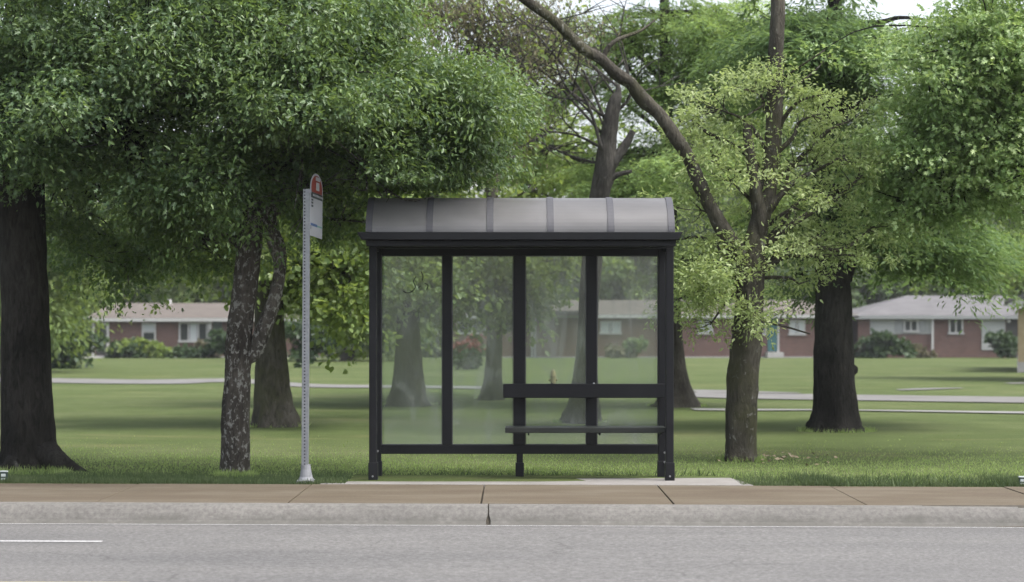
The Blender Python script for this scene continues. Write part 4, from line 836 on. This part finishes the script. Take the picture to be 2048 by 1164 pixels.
# --- pale oak overhanging from the right, trunk outside the frame
Y = 20.5
pth, rad = tp_([(2420, 935, 100), (2420, 900, 84), (2415, 700, 72), (2400, 450, 66), (2390, 200, 56), (2380, -100, 40), (2370, -450, 16)], Y)
lb = [tp_([(2400, 420, 44), (2250, 310, 28, -.4), (2100, 265, 16, -.7), (2040, 262, 13, -.8), (1985, 272, 10, -.9), (1930, 305, 6, -.9), (1900, 310, 3, -.9)], Y)]
pads = [pad(1960, 60, 19.5, 110, 80, 1., 90), pad(2040, 140, 19.5, 100, 90, 1., 90), pad(1900, 190, 19.6, 90, 60, .9, 70), pad(1960, 270, 19.6, 110, 60, .9, 80), pad(1850, 260, 19.8, 60, 60, .7, 44), pad(1840, 330, 19.8, 60, 50, .7, 40), pad(1900, 380, 19.7, 70, 50, .7, 46), pad(1980, 380, 20, 80, 60, .8, 40), pad(2060, 330, 19.6, 80, 90, .9, 60), pad(1810, 400, 19.9, 40, 30, .5, 14), pad(1840, 440, 19.9, 30, 25, .4, 8), pad(2120, 20, 20, 150, 150, 1.5, 70), pad(2200, 250, 20, 130, 130, 1.3, 24), pad(2060, -160, 20, 200, 120, 1.6, 60), pad(2330, -200, 20.5, 200, 180, 2., 60), pad(1880, 110, 19.6, 50, 40, .6, 26)]
tree('oak_tree', 'pale leaved oak bough hanging in over the lawn right of the massive cypress', base_of(2420, 930, Y), pth, rad, M['bark_oak'], pads, lf('leaf_pale', 105, .16, .055, 'lobed', droop=.3, up=.8, flat=.5, long=2.1), zfloor=PZ(420, 20), limbs=lb, seed=30)
# --- mid-distance trees framing the houses
def mid_tree(x, ybase, hpx, wpx, label, seed, mat='leaf_shade', n=70, trunkw=26, low=.3, nm='shade_tree'):
    Y = G(x, ybase); yt = ybase - hpx
    pth, rad = tp_([(x, ybase+3, trunkw*1.9), (x, ybase-4, trunkw*1.4), (x+3, ybase-30, trunkw), (x+4, ybase-hpx*.5, trunkw*.75), (x, yt+hpx*.1, trunkw*.2)], Y)
    rg_ = np.random.default_rng(seed); pads = []
    for k in range(9):
        a = rg_.uniform(-1, 1); hh = rg_.uniform(low, .95); ww = math.sin(math.pi * min(1, max(.12, (hh - low) / (1 - low) * .8 + .2)))
        pads.append(pad(x + a * wpx * .5 * ww, ybase - hpx * hh, Y + rg_.uniform(-.5, .5) * wpx * Y / FPX * ww, wpx * .26, hpx * .10, wpx * .25 * Y / FPX, n))
    return tree(nm, label, base_of(x, ybase, Y), pth, rad, M['bark_mid'], pads, lf(mat, 90, .0125 * Y, .003 * Y, 'leaflet'), seed=seed, wood_seg=12, twigs=False, lobes=(5, .1, .4))
mid_tree(20, 745, 330, 230, 'rounded green tree behind the dark oak trunk near the brick house', 41, 'leaf_shade', 90, 26, .34)
mid_tree(695, 722, 230, 200, 'shady tree standing beyond the end wall of the tan roofed brick house', 42, 'leaf_shade', 70, 22, .38)
mid_tree(2160, 760, 330, 380, 'broad crowned tree over the roof of the tan walled house', 43, 'leaf_shade', 60, 30, .62)
# --- far trees behind the houses (copies of three kinds)
def far_proto(seed, mat, hgt, wid):
    rg_ = np.random.default_rng(seed)
    o0_ = np.array([0., 0, 0]); pads = []
    for k in range(16):
        hh = rg_.uniform(.12, .95); ww = math.sqrt(max(.08, 1 - abs(hh - .45) ** 2 / .34)); a = rg_.uniform(0, 6.28); q = rg_.uniform(.2, .75)
        pads.append(dict(c=np.array([math.cos(a) * wid * q * ww, math.sin(a) * wid * q * ww, hgt * hh]), r=np.array([wid * .36, wid * .36, hgt * .09]), n=26))
    return tree('far_tree', 'tall leafy tree in the soft row behind the brick houses', (0, 0, 0), [(0, 0, -.5), (0, 0, .8), (.1, 0, hgt*.5), (0, .1, hgt*.9)], [.5, .38, .26, .05], M['bark_mid'], pads,
                lf(mat, 60, .7, .4, 'oval'), group='soft row of trees behind the houses', seed=seed, wood_seg=10, twigs=False)
protos = [far_proto(61, 'leaf_far', 14, 5.5), far_proto(62, 'leaf_shade', 15, 6), far_proto(63, 'leaf_far', 12, 6.5)]
spots = [(-60, 150, 1.25), (90, 140, 1.0), (190, 158, .95), (300, 150, 1.0), (400, 138, .9), (500, 150, 1.1), (600, 136, 1.0), (690, 142, 1.2), (800, 152, 1.1), (890, 140, .9), (980, 150, .95), (1080, 142, .8), (1170, 155, .95), (1270, 142, .85), (1370, 152, 1.0), (1470, 140, 1.1), (1570, 150, 1.15), (1660, 140, 1.05), (1760, 154, 1.2), (1850, 142, 1.1), (1950, 150, 1.3), (2050, 140, 1.2), (2160, 150, 1.3), (2300, 145, 1.3), (-250, 150, 1.3), (120, 175, 1.5), (520, 175, 1.5), (750, 178, 1.35), (1560, 178, 1.6), (1850, 176, 1.7)]
rg_ = np.random.default_rng(7)
for i, (x, Yq, s) in enumerate(spots):
    src = protos[i % 3]
    if i < 3: o = src; kids = list(o.children)
    else:
        o = src.copy(); COL.objects.link(o)
        for ch in src.children:
            c_ = ch.copy(); COL.objects.link(c_); c_.parent = o
    o.location = (PX(x, Yq), Yq, -1.02); o.rotation_euler = (0, 0, float(rg_.uniform(0, 6.28))); o.scale = (s, s, s * float(rg_.uniform(.9, 1.1)))

# ================================================================== SHRUBS
def shrub(x, y, wpx, hpx, label, mat, seed, n=40, cap=None, name='shrub', Yq=None, size=None, stem=False):
    Y = Yq or G(x, y); s = Y / FPX; X = PX(x, Y); zg = float(ground_z(X, Y)); rg_ = np.random.default_rng(seed)
    w, h_ = wpx * s / 2, hpx * s
    r = thing(name, label, 'shrub', (X, Y, zg))
    q = MB()
    for k in range(5):
        a = rg_.uniform(0, 6.28); q.tube([(X, Y, zg-.1), (X + .3*w*math.cos(a), Y + .3*w*math.sin(a), zg + .35*h_), (X + .6*w*math.cos(a), Y + .6*w*math.sin(a), zg + .75*h_)], [.05, .035, .012], 5, 0, None, False, 0, 3)
    q.build('stem', M['bark_mid'], r, smooth=True)
    c0 = .62 if stem else .48; hz_ = .36 if stem else .5
    pads = [dict(c=np.array([X, Y, zg + h_ * c0]), r=np.array([w, w * .8, h_ * hz_]), n=n)]
    K, _ = clumps_in(rg_, pads, 1.); K[:, 2] = np.maximum(K[:, 2], zg + .04)
    sz = size or max(.05, .0024 * Y)
    arr = leaf_clumps(rg_, K, 50, .16 * w + .05, sz, 'oval', droop=0); mesh_np('foliage', *arr, M[mat], r)
    if cap:
        K2 = K[K[:, 2] > zg + h_ * cap[1]]; arr = leaf_clumps(rg_, K2 + np.array([0, -.08*w, .08 * h_]), 40, .14 * w + .04, sz, 'oval', droop=0); mesh_np('blossom' if 'red' in cap[0] else 'new_growth', *arr, M[cap[0]], r)
    return r
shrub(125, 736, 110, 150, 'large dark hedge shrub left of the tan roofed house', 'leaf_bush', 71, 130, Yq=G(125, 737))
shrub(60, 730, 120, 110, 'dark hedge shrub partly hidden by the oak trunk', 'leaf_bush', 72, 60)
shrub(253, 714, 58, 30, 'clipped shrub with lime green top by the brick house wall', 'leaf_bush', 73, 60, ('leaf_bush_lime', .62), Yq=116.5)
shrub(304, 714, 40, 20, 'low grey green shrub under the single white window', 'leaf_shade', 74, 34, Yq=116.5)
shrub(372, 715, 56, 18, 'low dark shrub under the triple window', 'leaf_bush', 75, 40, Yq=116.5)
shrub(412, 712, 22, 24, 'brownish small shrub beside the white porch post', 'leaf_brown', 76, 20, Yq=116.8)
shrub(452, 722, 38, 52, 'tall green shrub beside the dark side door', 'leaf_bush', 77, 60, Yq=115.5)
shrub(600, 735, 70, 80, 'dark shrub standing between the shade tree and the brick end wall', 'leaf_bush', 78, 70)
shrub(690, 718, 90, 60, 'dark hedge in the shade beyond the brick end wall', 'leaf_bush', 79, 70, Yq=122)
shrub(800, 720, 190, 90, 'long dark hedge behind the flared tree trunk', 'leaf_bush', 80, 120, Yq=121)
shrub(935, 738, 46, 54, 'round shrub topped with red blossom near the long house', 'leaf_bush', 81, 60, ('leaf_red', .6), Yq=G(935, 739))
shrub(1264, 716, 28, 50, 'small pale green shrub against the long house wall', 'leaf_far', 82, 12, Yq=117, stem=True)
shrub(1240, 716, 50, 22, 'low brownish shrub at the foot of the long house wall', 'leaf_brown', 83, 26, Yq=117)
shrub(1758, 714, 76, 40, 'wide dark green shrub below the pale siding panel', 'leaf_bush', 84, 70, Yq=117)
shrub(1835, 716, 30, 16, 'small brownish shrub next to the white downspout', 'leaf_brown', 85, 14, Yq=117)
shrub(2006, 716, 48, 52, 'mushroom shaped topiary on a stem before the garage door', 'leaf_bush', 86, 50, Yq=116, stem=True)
shrub(1740, 640, 10, 10, 'x', 'leaf_bush', 87, 5) if False else None

# ================================================================== HAZE
hm = newmat('pale_haze'); N, L = nodes(hm); N.remove(bsdf(hm))
pv = N.new('ShaderNodeVolumePrincipled'); pv.inputs['Color'].default_value = (.9, .93, .96, 1); pv.inputs['Density'].default_value = .0003; pv.inputs['Anisotropy'].default_value = .2
L.new(pv.outputs[0], N['Material Output'].inputs['Volume'])
tag(MB().box(-120, 120, -30, 210, -3, 34).build('haze', hm), 'thin pale haze in the air over the park', 'haze', kind='stuff')
# ================================================================== LIGHT, SKY, CAMERA
w = bpy.data.worlds.new('World'); sc.world = w; w.use_nodes = True; N, L = w.node_tree.nodes, w.node_tree.links
sky = N.new('ShaderNodeTexSky'); sky.sky_type = 'NISHITA'; sky.sun_disc = False
SUN_EL, SUN_AZ = R(60), R(112)      # azimuth clockwise from +Y: high, from the right
sky.sun_elevation = SUN_EL; sky.sun_rotation = SUN_AZ; sky.air_density = 1.; sky.dust_density = 5.; sky.ozone_density = 1.
hs = N.new('ShaderNodeHueSaturation'); hs.inputs['Saturation'].default_value = .42
L.new(sky.outputs[0], hs.inputs['Color']); bg = N['Background']; L.new(hs.outputs[0], bg.inputs['Color']); bg.inputs['Strength'].default_value = .15
sd = bpy.data.lights.new('sun', 'SUN'); sd.energy = 1.1; sd.angle = R(16); sd.color = (1, .97, .93)
so = bpy.data.objects.new('sun', sd); COL.objects.link(so)
dv = Vector((math.sin(SUN_AZ) * math.cos(SUN_EL), math.cos(SUN_AZ) * math.cos(SUN_EL), math.sin(SUN_EL)))
so.rotation_euler = (-dv).to_track_quat('-Z', 'Y').to_euler(); so.location = dv * 60
cd = bpy.data.cameras.new('camera'); cam = bpy.data.objects.new('camera', cd); COL.objects.link(cam)
cam.location = (0, 0, CH); cam.rotation_euler = (R(90), 0, 0); cd.sensor_width = 36; cd.lens = FPX / 2048 * 36
cd.shift_y = (HY - 582) / 2048; cd.clip_end = 3000; cd.clip_start = .1
cd.dof.use_dof = True; cd.dof.focus_distance = 17.0; cd.dof.aperture_fstop = 2.2
sc.camera = cam
sc.view_settings.view_transform = 'Standard'; sc.view_settings.look = 'None'; sc.view_settings.exposure = 1.5; sc.view_settings.gamma = 1
sc.render.engine = 'CYCLES'; cy = sc.cycles
cy.use_denoising = True; cy.max_bounces = 8; cy.diffuse_bounces = 4; cy.glossy_bounces = 3; cy.transmission_bounces = 6; cy.transparent_max_bounces = 12; cy.sample_clamp_indirect = 6
